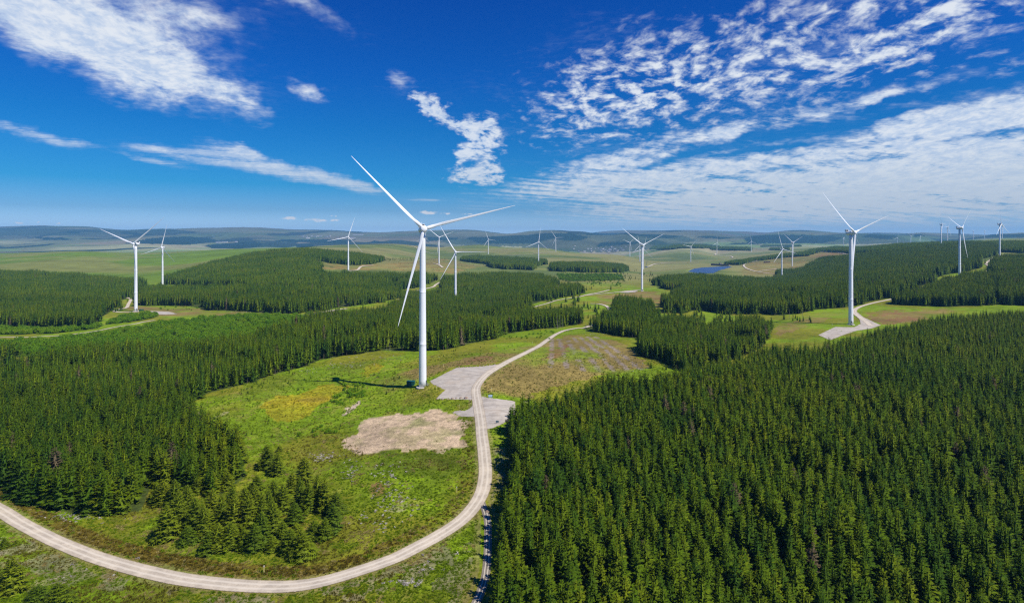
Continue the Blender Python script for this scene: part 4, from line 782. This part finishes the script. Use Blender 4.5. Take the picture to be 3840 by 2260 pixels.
# the near trees of the plantations that show largest: each one a thing
cand = []
for kx, x, y, hh, ww, es in TREES:
    if kx not in ('right', 'left_near'): continue
    z = hfull(x, y); px = CX + F * x / y; top = YH + (CAMZ - z - hh) / y * F; foot = YH + (CAMZ - z) / y * F
    vis = (px > -10) & (px < 3850) & (top < 2235) & (top > 1000)
    sz = hh / y * F; ex = es < 3.2
    # an edge that faces the camera or the road shows its trees whole
    front = ex & (((kx == 'left_near') & (np.ones(len(x), bool))) | ((kx == 'right') & (px < 1990)))
    front &= (y < 330)
    sc = sz * np.where(front, 1.8, 1.0) * vis
    for i in range(len(x)):
        if sc[i] > 60: cand.append((sc[i], kx, i, float(z[i]), bool(front[i]), float(px[i]), float(top[i])))
cand.sort(key=lambda q: -q[0]); cand = cand[:300 - len(CLUMP)]
TD = {t[0]: t for t in TREES}; taken = {k: set() for k in TD}
for j, (_, kx, i, z, front, px, top) in enumerate(cand):
    _, x, y, hh, ww, es = TD[kx]; taken[kx].add(i)
    if kx == 'right' and front: lb = 'spruce in the outer row of the right plantation along the shaded track'; g_ = 'roadside row of the right plantation'
    elif kx == 'right':
        lb = ('spruce crown among the bottom rows of the right plantation, ' + ('near the shaded track' if px < 2400 else 'middle of the edge' if px < 3100 else 'towards the right corner')); g_ = 'nearest rows of the right plantation'
    elif px < 600 and front: lb = 'dense spruce at the front edge of the left plantation above the road verge'; g_ = 'front row of the left plantation'
    elif front: lb = 'dense spruce at the field edge of the left plantation, facing the yellow grass'; g_ = 'field edge of the left plantation'
    else: lb = 'spruce just behind the front row of the left plantation'; g_ = 'second rows of the left plantation'
    spruce(float(x[i]), float(y[i]), z - .1, float(hh[i]), float(ww[i]) * (1.25 if (kx == 'left_near') else 1.0), NM[j % 6], lb, g_, (j * 1.7) % 6.28)

# ------------------------------------------------------------------ everything beyond those: one forest, scattered
def scatter(name, sources, pts, idx, rz, scl, label=None, cat=None):
    col = bpy.data.collections.new(name + '_patterns')
    for k, me in enumerate(sources):
        o = bpy.data.objects.new('%s_pattern_%s' % (name, 'abcdefghijklmnopqrstuvwxyz'[k]), me); col.objects.link(o)
    me = bpy.data.meshes.new(name); n = len(pts); me.vertices.add(n); me.vertices.foreach_set('co', np.asarray(pts, np.float32).ravel())
    me.attributes.new('idx', 'INT', 'POINT').data.foreach_set('value', np.asarray(idx, np.int32))
    r3 = np.zeros((n, 3), np.float32); r3[:, 2] = rz; r3[:, :2] = rng.normal(0, .035, (n, 2)); me.attributes.new('turn', 'FLOAT_VECTOR', 'POINT').data.foreach_set('vector', r3.ravel())
    me.attributes.new('size', 'FLOAT_VECTOR', 'POINT').data.foreach_set('vector', np.asarray(scl, np.float32).ravel())
    ng = bpy.data.node_groups.new(name, 'GeometryNodeTree'); ng.interface.new_socket('Geometry', in_out='INPUT', socket_type='NodeSocketGeometry'); ng.interface.new_socket('Geometry', in_out='OUTPUT', socket_type='NodeSocketGeometry')
    N = ng.nodes; gi = N.new('NodeGroupInput'); go = N.new('NodeGroupOutput'); ip = N.new('GeometryNodeInstanceOnPoints'); ci = N.new('GeometryNodeCollectionInfo')
    ci.inputs[0].default_value = col; ci.inputs['Separate Children'].default_value = True; ci.inputs['Reset Children'].default_value = True
    def na(t, nm): q = N.new('GeometryNodeInputNamedAttribute'); q.data_type = t; q.inputs[0].default_value = nm; return q.outputs[0]
    L = ng.links; L.new(gi.outputs[0], ip.inputs['Points']); L.new(ci.outputs[0], ip.inputs['Instance']); ip.inputs['Pick Instance'].default_value = True
    L.new(na('INT', 'idx'), ip.inputs['Instance Index']); L.new(na('FLOAT_VECTOR', 'size'), ip.inputs['Scale'])
    eu = N.new('FunctionNodeEulerToRotation'); L.new(na('FLOAT_VECTOR', 'turn'), eu.inputs[0]); L.new(eu.outputs[0], ip.inputs['Rotation'])
    L.new(ip.outputs[0], go.inputs[0])
    o = add(name, me); o.modifiers.new('scatter', 'NODES').node_group = ng
    return tag(o, label, cat, kind='stuff')
srcs = NEARM + MIDC + EDGEC + FARC                   # 0-5 near, 6-9 mid, 10-12 edge, 13-15 far
PX, PI_, PZ, PS = [], [], [], []
for kx, x, y, hh, ww, es in TREES:
    k = np.ones(len(x), bool)
    if taken[kx]: k[list(taken[kx])] = False
    x, y, hh, ww, es = x[k], y[k], hh[k], ww[k], es[k]; n = len(x)
    z = hfull(x, y) - .15; id_ = np.where(y < 330, rng.integers(0, 6, n), np.where(y < 950, rng.integers(6, 10, n), rng.integers(13, 16, n)))
    ed = (es < 4.5) & (y > 330) & (y < 1500) & (rng.random(n) < .55); id_ = np.where(ed, rng.integers(10, 13, n), id_)
    s = hh / H0; PX.append(np.c_[x, y, z]); PI_.append(id_); PZ.append(rng.uniform(0, 6.28, n)); PS.append(np.c_[s * ww, s * ww, s])
# saplings on the rough ground
def sprinkle(px0, px1, py0, py1, n, hmin, hmax):
    q = ground(np.c_[rng.uniform(px0, px1, n), rng.uniform(py0, py1, n)]); ok = (road_dist(q[:, 0], q[:, 1]) > 6)
    for p in list(FXY.values()) + PADXY + YEL + [YARD, LAKE]: ok &= ~inside(q[:, 0], q[:, 1], p)
    q = q[ok]; n = len(q); h = rng.uniform(hmin, hmax, n); PX.append(np.c_[q[:, :2], hfull(q[:, 0], q[:, 1]) - .05]); PI_.append(rng.integers(6, 10, n)); PZ.append(rng.uniform(0, 6.28, n)); s = h / H0; PS.append(np.c_[s * 1.5, s * 1.5, s])
sprinkle(880, 1500, 1395, 1480, 90, .8, 2.4); sprinkle(900, 1120, 1480, 1640, 25, .8, 1.8); sprinkle(1200, 1400, 1440, 1620, 20, .8, 1.8); sprinkle(540, 760, 1925, 2080, 10, .8, 2.2)
sprinkle(1450, 1650, 1000, 1030, 120, 1.5, 3); sprinkle(1430, 1640, 975, 1005, 60, 1.5, 3); sprinkle(1700, 1840, 985, 1030, 60, 1.5, 4); sprinkle(1600, 1980, 1290, 1340, 25, .8, 2.2); sprinkle(2100, 2340, 1024, 1056, 420, 2.5, 6); sprinkle(2330, 2470, 1015, 1060, 60, 3, 8); sprinkle(2050, 2300, 1050, 1090, 40, 3, 9)
sprinkle(2480, 2900, 1165, 1235, 90, 5, 12); sprinkle(2020, 2180, 1110, 1215, 46, 6, 14); sprinkle(2180, 2300, 1150, 1215, 14, 5, 12); sprinkle(540, 700, 1090, 1145, 14, 5, 12); sprinkle(2880, 3060, 1180, 1210, 10, 3, 8); sprinkle(430, 480, 1130, 1170, 6, 4, 9); sprinkle(2400, 2560, 1290, 1400, 25, 1, 5); sprinkle(1430, 1560, 968, 978, 220, 2.5, 4.5); sprinkle(1560, 1730, 968, 980, 160, 2.5, 4.5)
print('trees', sum(map(len, PX)))
scatter('spruce_forest', srcs, np.concatenate(PX), np.concatenate(PI_), np.concatenate(PZ), np.concatenate(PS), 'dark green conifer plantations covering the hills behind the nearest trees', 'forest')

# ------------------------------------------------------------------ broadleaf scrub
def bush_geo(seed, n=420):
    rs = random.Random(seed); v, f = [], []
    lobes = [(rs.uniform(-.7, .7), rs.uniform(-.7, .7), rs.uniform(.5, 1.15), rs.uniform(.5, .85)) for _ in range(6)]
    for k in range(n):
        lx, ly, lz, lr = rs.choice(lobes); a_ = rs.uniform(0, 6.28); cz_ = rs.uniform(-.4, 1); sr = math.sqrt(max(0, 1 - cz_ * cz_)); rr = lr * rs.uniform(.75, 1.05)
        c = Vector((lx + rr * sr * math.cos(a_), ly + rr * sr * math.sin(a_), max(.05, lz + rr * cz_))); s = rs.uniform(.09, .2)
        nrm = (Vector((sr * math.cos(a_), sr * math.sin(a_), cz_)) + Vector((rs.uniform(-.6, .6), rs.uniform(-.6, .6), rs.uniform(-.2, .8)))).normalized(); t = nrm.orthogonal().normalized(); w = nrm.cross(t)
        i = len(v); v += [tuple(c + t * s), tuple(c - t * s * .6 + w * s * .8), tuple(c - t * s * .6 - w * s * .8)]; f.append((i, i + 1, i + 2))
    return v, f
BUSH = [mesh_np('bush', *bush_geo(400 + s), [M_BUSH]) for s in range(4)]
bx = []
for kk, p in enumerate(SCRUB):
    x0, y0 = p.min(0); x1, y1 = p.max(0); n = (2600, 900, 700)[kk]
    q = np.c_[rng.uniform(x0, x1, n * 3), rng.uniform(y0, y1, n * 3)]; q = q[inside(q[:, 0], q[:, 1], p)]
    ok = np.ones(len(q), bool)
    for rxy in (ROADXY[5], ROADXY[6]): ok &= np.array([((rxy - c_) ** 2).sum(1).min() > 30 for c_ in q])
    q = q[ok][:n]; bx.append(np.c_[q, rng.uniform(.8, 2.8, len(q)) * (1.15 if kk < 2 else 1.0)])
for rect, n, h in (((2000, 2080, 1240, 1262), 8, .9), ((1890, 1985, 1262, 1275), 10, .8), ((1985, 2060, 1250, 1275), 12, .8), ((1290, 1370, 1440, 1490), 34, .95), ((1240, 1300, 1490, 1520), 16, .9), ((1110, 1260, 1600, 1640), 10, .9), ((600, 740, 1150, 1165), 14, 1.2), ((2220, 2290, 1045, 1070), 20, 2.0), ((2290, 2330, 1062, 1075), 14, 2.0)):
    q = ground(np.c_[rng.uniform(rect[0], rect[1], n), rng.uniform(rect[2], rect[3], n)]); bx.append(np.c_[q[:, :2], np.full(n, h) * rng.uniform(.7, 1.3, n)])
bx = np.concatenate(bx); n = len(bx)
scatter('scrub', BUSH, np.c_[bx[:, :2], hfull(bx[:, 0], bx[:, 1]) - .1], rng.integers(0, 4, n), rng.uniform(0, 6.28, n), np.c_[bx[:, 2], bx[:, 2], bx[:, 2] * rng.uniform(.8, 1.2, n)], 'bright green broadleaf scrub filling the left clearing', 'scrub')

# ------------------------------------------------------------------ grass tufts and dead wood on the near ground
def tuft_geo(seed, n=22, h=.55, sp=.42):
    rs = random.Random(seed); v, f = [], []
    for k in range(n):
        a_ = rs.uniform(0, 6.28); r = rs.uniform(0, sp); x, y = r * math.cos(a_), r * math.sin(a_); d = rs.uniform(.0, .3); w = rs.uniform(.05, .11); b2 = rs.uniform(0, 6.28); hh = h * rs.uniform(.5, 1.15) * (1 - .5 * r / sp); i = len(v)
        v += [(x - w * math.cos(b2), y - w * math.sin(b2), -.05), (x + w * math.cos(b2), y + w * math.sin(b2), -.05), (x + d * math.cos(a_), y + d * math.sin(a_), hh)]; f.append((i, i + 1, i + 2))
    return v, f
M_T1 = foliage('grass_green', (.115, .195, .004), (.155, .235, .005), (.20, .245, .010), .3, False); M_T2 = foliage('grass_olive', (.09, .095, .010), (.14, .125, .014), (.18, .155, .020), .3, False)
M_T3 = foliage('grass_straw', (.24, .19, .06), (.30, .24, .08), (.36, .29, .12), .25, False); M_T4 = foliage('rush_rust', (.07, .065, .008), (.115, .085, .010), (.19, .135, .020), .3, False); M_T5 = foliage('bog_grass', (.24, .20, .010), (.33, .27, .012), (.38, .30, .02), .3, False)
TUF = [mesh_np('tuft', *tuft_geo(500 + s), [(M_T1, M_T1, M_T2, M_T3, M_T4, M_T5)[s]]) for s in range(6)]
N = 90000
# even in view: more plants close by
q = np.c_[rng.uniform(-.95, .95, N), rng.random(N)]; dd = 130.0 / (1 - q[:, 1] * (1 - 130 / 430.0)); x = q[:, 0] * dd; y = dd
rd = road_dist(x, y); ok = rd > 3.0
for kx, p in FXY.items():
    if kx in ('right', 'left_near', 'centre', 'clump_a', 'clump_b'): ok &= ~inside(x, y, p)
for p in PADXY: ok &= ~inside(x, y, p)
yard = inside(x, y, YARD); ok &= ~(yard & (rng.random(N) > .07)); x, y, rd, yard = x[ok], y[ok], rd[ok], yard[ok]; n = len(x)
gn = fbm(x, y, 18.0, 4, 201); fnz = fbm(x, y, 5.0, 3, 211); id_ = np.where(gn > .58, 2, rng.integers(0, 2, n)); id_ = np.where((fnz > .66), 3, id_)
for p in GOLD: mm = inside(x, y, p) & (rng.random(n) < .6); id_ = np.where(mm, np.where(rng.random(n) < .5, 3, 2), id_)
inn = _inner(x, y) & (rd > 3.8) & (rd < 8.6) & (y < 262) & (x < rng.uniform(-45, 10, n)); id_ = np.where(inn & (rng.random(n) < .8), 4, id_); id_ = np.where(inn & (rng.random(n) < .12), 3, id_)
for p in YEL: id_ = np.where(inside(x, y, p) & (rng.random(n) < .7), 5, id_)
id_ = np.where(yard, rng.integers(2, 4, n), id_)
s = rng.uniform(.45, 1.15, n) * np.clip(.75 + y / 600, .8, 1.3); s = np.where(inn, s * 1.25, s); s = np.where(yard, s * .55, s)
print('tufts', n)
scatter('rough_grass', TUF, np.c_[x, y, hfull(x, y) - .02], id_, rng.uniform(0, 6.28, n), np.c_[s, s, s * rng.uniform(.6, 1.2, n)], 'rough tussocky grass and rushes on the near fields', 'grass')
def stick_geo(seed):
    rs = random.Random(seed); v, f = [], []
    for k in range(5):
        a_ = rs.uniform(0, 6.28); L = rs.uniform(.4, 1.3); w = rs.uniform(.05, .10); ox, oy = rs.uniform(-.5, .5), rs.uniform(-.5, .5); z0, z1 = rs.uniform(.05, .25), rs.uniform(.05, .5); ca, sa = math.cos(a_), math.sin(a_); i = len(v)
        for (l, z) in ((-L / 2, z0), (L / 2, z1)):
            for dx, dz in ((-w, -w), (w, -w), (w, w), (-w, w)): v.append((ox + ca * l - sa * dx, oy + sa * l + ca * dx, z + dz))
        f += [(i, i + 1, i + 5, i + 4), (i + 1, i + 2, i + 6, i + 5), (i + 2, i + 3, i + 7, i + 6), (i + 3, i, i + 4, i + 7), (i + 3, i + 2, i + 1, i), (i + 4, i + 5, i + 6, i + 7)]
    return v, f
M_PALEW = simple('bleached_wood', (.44, .40, .33), .9, .2, 2)
STK = [mesh_np('brash', *stick_geo(600 + s), [M_PALEW if s % 2 else M_DEAD]) for s in range(4)]
sx = []
for (cx_, cy_, rx, ry, n) in ((1460, 1770, 60, 55, 60), (1470, 1840, 60, 60, 70), (1500, 1900, 90, 60, 60), (1400, 1960, 80, 40, 40), (1195, 1712, 35, 22, 70), (1320, 1760, 30, 45, 60), (1250, 1705, 60, 15, 30), (290, 1935, 110, 18, 70), (1520, 2185, 60, 14, 60), (1600, 2120, 120, 40, 24), (400, 2150, 300, 60, 30), (1300, 1370, 90, 14, 90), (1160, 1390, 60, 10, 40), (2120, 1240, 30, 5, 26), (2230, 1252, 40, 8, 40), (2260, 1300, 30, 25, 60), (2320, 1340, 40, 40, 90), (2390, 1370, 40, 25, 60), (2180, 1350, 90, 50, 60), (950, 1171, 120, 4, 120), (1450, 1340, 200, 14, 60)):
    q = np.c_[cx_ + rng.normal(0, .5, n) * rx, cy_ + rng.normal(0, .5, n) * ry]; sx.append(ground(q)[:, :2])
sx = np.concatenate(sx); sx = sx[(road_dist(sx[:, 0], sx[:, 1]) > 4) & (rng.random(len(sx)) < .6)]; n = len(sx); s = rng.uniform(.35, .8, n)
scatter('dead_branches', STK, np.c_[sx, hfull(sx[:, 0], sx[:, 1])], rng.integers(0, 4, n), rng.uniform(0, 6.28, n), np.c_[s, s, s], 'bleached dead branches and brash lying in the rough grass', 'brash')

# ------------------------------------------------------------------ bare dead trees
DT = [mesh_np('trunk', *deadtree(700 + s), [M_DEAD]) for s in range(3)]
for i, (px, py, hp, lb) in enumerate([(2090, 1231, 50, 'tall bare grey dead tree, leftmost of the group by the end of the near road'), (2100, 1230, 46, 'bare grey dead tree second in the group by the end of the near road'), (2110, 1229, 40, 'shorter bare grey dead tree right in the group by the end of the near road'), (2196, 1240, 34, 'bare dead tree at the left foot of the clump right of the road end'), (1462, 1316, 42, 'bare dead trunk at the front edge of the forest left of the nearest tower'), (1450, 1316, 30, 'short bare dead trunk at the forest edge left of the nearest tower'),
                                      (2960, 1195, 40, 'bare dead tree at the forest foot left of the right turbine'), (3010, 1190, 34, 'brown dead tree at the forest foot near the right turbine')]):
    g = ground([(px, py)])[0]; h = hp * g[1] / F; o = add('dead_tree', DT[i % 3], None, (g[0], g[1], g[2] - .1), (0, 0, i * 1.3)); o.scale = (h / H0 * 1.2, h / H0 * 1.2, h / H0); tag(o, lb, 'dead tree', 'bare dead trees')

# ------------------------------------------------------------------ cabins, posts, signs, boulders, crane
M_CAB = simple('cabin_green', (.010, .075, .060), .5, .08); M_CABR = simple('cabin_roof', (.014, .095, .080), .45, .08)
def cabin(px, py, L, rz, lb):
    g = ground([(px, py)])[0]; e = empty('cabin', (g[0], g[1], g[2] - .1), lb, 'cabin', rz=rz)
    v, f = boxes([(-L / 2, L / 2, -1.4, 1.4, 0, 2.6)]); add('wall', mesh_np('cabin_wall', v, f, [M_CAB]), e)
    v, f = boxes([(-L / 2 - .15, L / 2 + .15, -1.55, 1.55, 2.6, 2.8)]); add('roof', mesh_np('cabin_roof', v, f, [M_CABR]), e)
    v, f = boxes([(-1.2, -.1, -1.46, -1.40, .15, 2.2), (0, 1.1, -1.46, -1.40, .15, 2.2)]); d = add('door', mesh_np('cabin_door', v, f, [M_CABR]), e)
    v, f = boxes([(-.3, -.2, -1.5, -1.46, 1.0, 1.3)]); add('handle', mesh_np('cabin_handle', v, f, [M_STEEL]), d)
cabin(1541, 1445, 4.4, -.12, 'dark green cabin beside the foot of the nearest wind turbine'); cabin(530, 1167, 4.6, -.1, 'green cabin beside the foot of the large left wind turbine')
M_POST = simple('marker_post', (.80, .66, .24), .6, .1, 6); M_POSTC = simple('marker_band', (.75, .73, .65), .5, .05)
v, f = boxes([(-.075, .075, -.075, .075, -.2, 1.55)]); v[4:8] = [(x * .95, y * .95, z) for x, y, z in v[4:8]]; ME_P = mesh_np('post', v, f, [M_POST]); v, f = boxes([(-.085, .085, -.085, .085, 1.55, 1.9)]); ME_PC = mesh_np('cap', v, f, [M_POSTC])
for px, py, lb in [(1663, 1377, 'pale marker post in the grass above the gravel pad'), (1845, 1364, 'pale marker post where the road leaves the top of the pad'), (1637.6, 1465, 'pale marker post between the tower foot and the pad'), (1721.6, 1529, 'pale marker post in the grass below the pad'), (1843, 1469, 'pale marker post in the grass right of the road bend by the sign'), (1474, 1447, 'pale marker post on the grass left of the green cabin'), (1713, 1843, 'pale marker post in the rough grass inside the bend'), (990, 2149, 'pale marker post on the rusty verge at the bottom'), (1996, 1290, 'pale marker post left of the road as it climbs away'), (2092, 1240, 'small marker post by the far end of the near road'), (3122, 1222, 'pale marker post on the grass left of the right turbine')]:
    g = ground([(px, py)])[0]; e = empty('marker_post', (g[0], g[1], float(hfull(g[:1], g[1:2])[0])), lb, 'post', 'marker posts along the road'); add('post', ME_P, e); add('cap', ME_PC, e)
M_SIGN = simple('sign_blue', (.42, .56, .72), .4, .05); M_SIGND = simple('sign_dark', (.06, .11, .15), .5, .1)
def sign(px, py, w, h, z0, m, lb):
    g = ground([(px, py)])[0]; e = empty('sign', (g[0], g[1], float(hfull(g[:1], g[1:2])[0])), lb, 'sign', rz=math.atan2(-g[0], g[1]) * 1.0)
    v, f = boxes([(-w / 2, w / 2, -.04, .0, z0, z0 + h)]); add('board', mesh_np('sign_board', v, f, [m]), e)
    for s in (-w * .35, w * .35): v, f = boxes([(s - .05, s + .05, .0, .1, -.3, z0 + h)]); add('post', mesh_np('sign_post', v, f, [M_STEEL]), e)
sign(1839, 1490, 1.9, 1.15, .25, M_SIGN, 'pale blue sign board standing in the grass right of the road bend'); sign(1864.6, 1588, 1.3, .8, .55, M_SIGND, 'dark sign board on two posts at the edge of the gravel beside the right plantation')
M_ROCK = simple('boulder', (.30, .22, .16), .9, .3, 2.0)
def rock_mesh(seed):
    rs = random.Random(seed); bm = bmesh.new(); bmesh.ops.create_icosphere(bm, subdivisions=2, radius=1.0)
    for v_ in bm.verts: k = 1 + rs.uniform(-.16, .16); v_.co = Vector((v_.co.x * k, v_.co.y * .75 * k, max(-.35, v_.co.z * .6 * k)))
    me = bpy.data.meshes.new('boulder'); bm.to_mesh(me); bm.free(); me.materials.append(M_ROCK); return me
RK = [rock_mesh(800 + s) for s in range(4)]
for i, (px, py, s) in enumerate([(1638.6, 1496, .6), (1659, 1498, .8), (1679, 1498, .6), (1696, 1495, .8), (1711, 1493, .55), (1728, 1492, .75), (1748, 1493, 1.25), (1763, 1500, .6)] + [(1722, 1377, .5), (1737, 1377, .5), (1751, 1376.5, .55), (1762, 1376, .5), (1773, 1376, .45), (1786, 1375, .5), (1799, 1373.5, .6), (1813, 1372, .6), (1825, 1371, .55), (1836, 1369.5, .6), (1855, 1367, .65)] + [(1822, 1905, .6), (1828, 1918, .7)]):
    g = ground([(px, py)])[0]; o = add('boulder', RK[i % 4], None, (g[0], g[1], float(height(g[0], g[1])) + .15), (0, 0, i * 1.9)); o.scale = (s, s, s)
    lb = 'largest brown boulder in the row along the lower pad edge' if i == 6 else 'small boulder in the row along the lower edge of the gravel pad' if i < 8 else 'small stone in the row along the upper edge of the gravel pad' if i < 19 else 'grey boulder at the fork of the forest track'
    tag(o, lb, 'boulder', 'boulders round the gravel pad')
M_DARK = simple('machine_dark', (.04, .05, .07), .5); M_BLUE = simple('machine_blue', (.05, .12, .30), .4)
g = ground([(2423, 1002)])[0]; e = empty('mobile_crane', tuple(g), 'dark mobile crane with raised boom beside the turbine in the middle distance', 'crane')
v, f = boxes([(-6, 6, -1.6, 1.6, .8, 2.2), (3.2, 6, -1.5, 1.5, 2.2, 3.6)]); add('body', mesh_np('crane_body', v, f, [M_BLUE]), e)
for sx_ in (-4.5, -2, 2, 4.5):
    v, f = lathe([(.7, -1.75), (.7, 1.75)], 14, 'y'); add('wheel', mesh_np('crane_wheel', [(a_ + sx_, c_, d_ + .7) for a_, c_, d_ in v], f, [M_DARK]), e)
v, f = boxes([(-.5, .5, -.5, .5, 0, 30)]); bo = add('boom', mesh_np('crane_boom', v, f, [M_DARK]), e, (-2, 0, 2), (0, math.radians(14), 0)); v, f = boxes([(-2.2, 1.2, -1.3, 1.3, 2.2, 4.2)]); add('cab', mesh_np('crane_cab', v, f, [M_BLUE]), e)
# transformer cabin low brown shed on the right moor
M_SHED = simple('shed_brown', (.10, .06, .045), .8)
g = ground([(2876, 985)])[0]; e = empty('shed', tuple(g), 'low brown shed on the bank right of the reservoir', 'shed')
v, f = boxes([(-12, 12, -4, 4, 0, 5)]); add('wall', mesh_np('shed_wall', v, f, [M_SHED]), e); v, f = boxes([(-12.4, 12.4, -4.4, 4.4, 5, 5.6)]); add('roof', mesh_np('shed_roof', v, f, [simple('shed_roof', (.16, .10, .08), .8)]), e)

# ------------------------------------------------------------------ far valley houses
M_HW = simple('render_white', (.50, .48, .45), .8, .1, .05); M_HR = simple('slate_roof', (.16, .15, .16), .8, .1, .05)
def house(L, W_, H_, R_):
    v = [(-L, -W_, -3), (L, -W_, -3), (L, W_, -3), (-L, W_, -3), (-L, -W_, H_), (L, -W_, H_), (L, W_, H_), (-L, W_, H_), (-L, 0, H_ + R_), (L, 0, H_ + R_)]
    f = [(0, 1, 5, 4), (1, 2, 6, 5), (2, 3, 7, 6), (3, 0, 4, 7), (5, 6, 9), (7, 4, 8), (4, 5, 9, 8), (6, 7, 8, 9)]; return mesh_np('house', v, f, [M_HW, M_HR], [0] * 6 + [1, 1])
HM = [house(14, 5, 7, 4), house(9, 5, 7, 4), house(22, 6, 8, 4)]
for i in range(66):
    if i < 46: px, py = random.gauss(2270, 60), random.gauss(937, 5.5)
    else: px, py = random.uniform(1130, 1330), random.uniform(884, 896)
    py = min(py, 946 - abs(px - 2270) * .03) if i < 46 else py
    g = ground([(px, py)])[0]
    if g[1] < 6500: continue
    o = add('house', HM[i % 3], None, (g[0], g[1], g[2] + 2), (0, 0, random.uniform(-.5, .5))); o.scale = (.8, .8, .8) if i < 46 else (1.6, 1.6, 1.3)
    tag(o, 'white slate roofed house of the town in the valley behind the moor' if i < 46 else 'white house of the distant settlement under the left hills', 'house', 'houses of the valley town' if i < 46 else 'houses of the distant settlement')
for px, py, L, lb in [(822, 911, 45, 'long white industrial shed on pale ground in the left distance'), (845, 910, 30, 'shorter white industrial shed right of the long one in the left distance'), (886, 908.5, 14, 'small white shed right of the two industrial sheds in the left distance'), (1343, 882, 90, 'long white factory roof under the centre left skyline')]:
    g = ground([(px, py)])[0]; o = add('industrial_shed', house(L, 16, 12, 4), None, (g[0], g[1], g[2] + 3)); tag(o, lb, 'shed', 'white sheds in the left distance')

# ------------------------------------------------------------------ haze: pale air over the whole land
m, b, out = mat('haze_air'); pv = b.n('ShaderNodeVolumePrincipled'); pv.inputs['Color'].default_value = (.22, .59, 1.0, 1); pv.inputs['Density'].default_value = 5.0e-5; pv.inputs['Anisotropy'].default_value = 0.0
m.node_tree.links.new(pv.outputs[0], out.inputs['Volume'])
v, f = boxes([(-24000, 24000, -900, 17000, -400, 300)]); tag(add('haze', mesh_np('haze', v, f, [m])), kind='stuff')
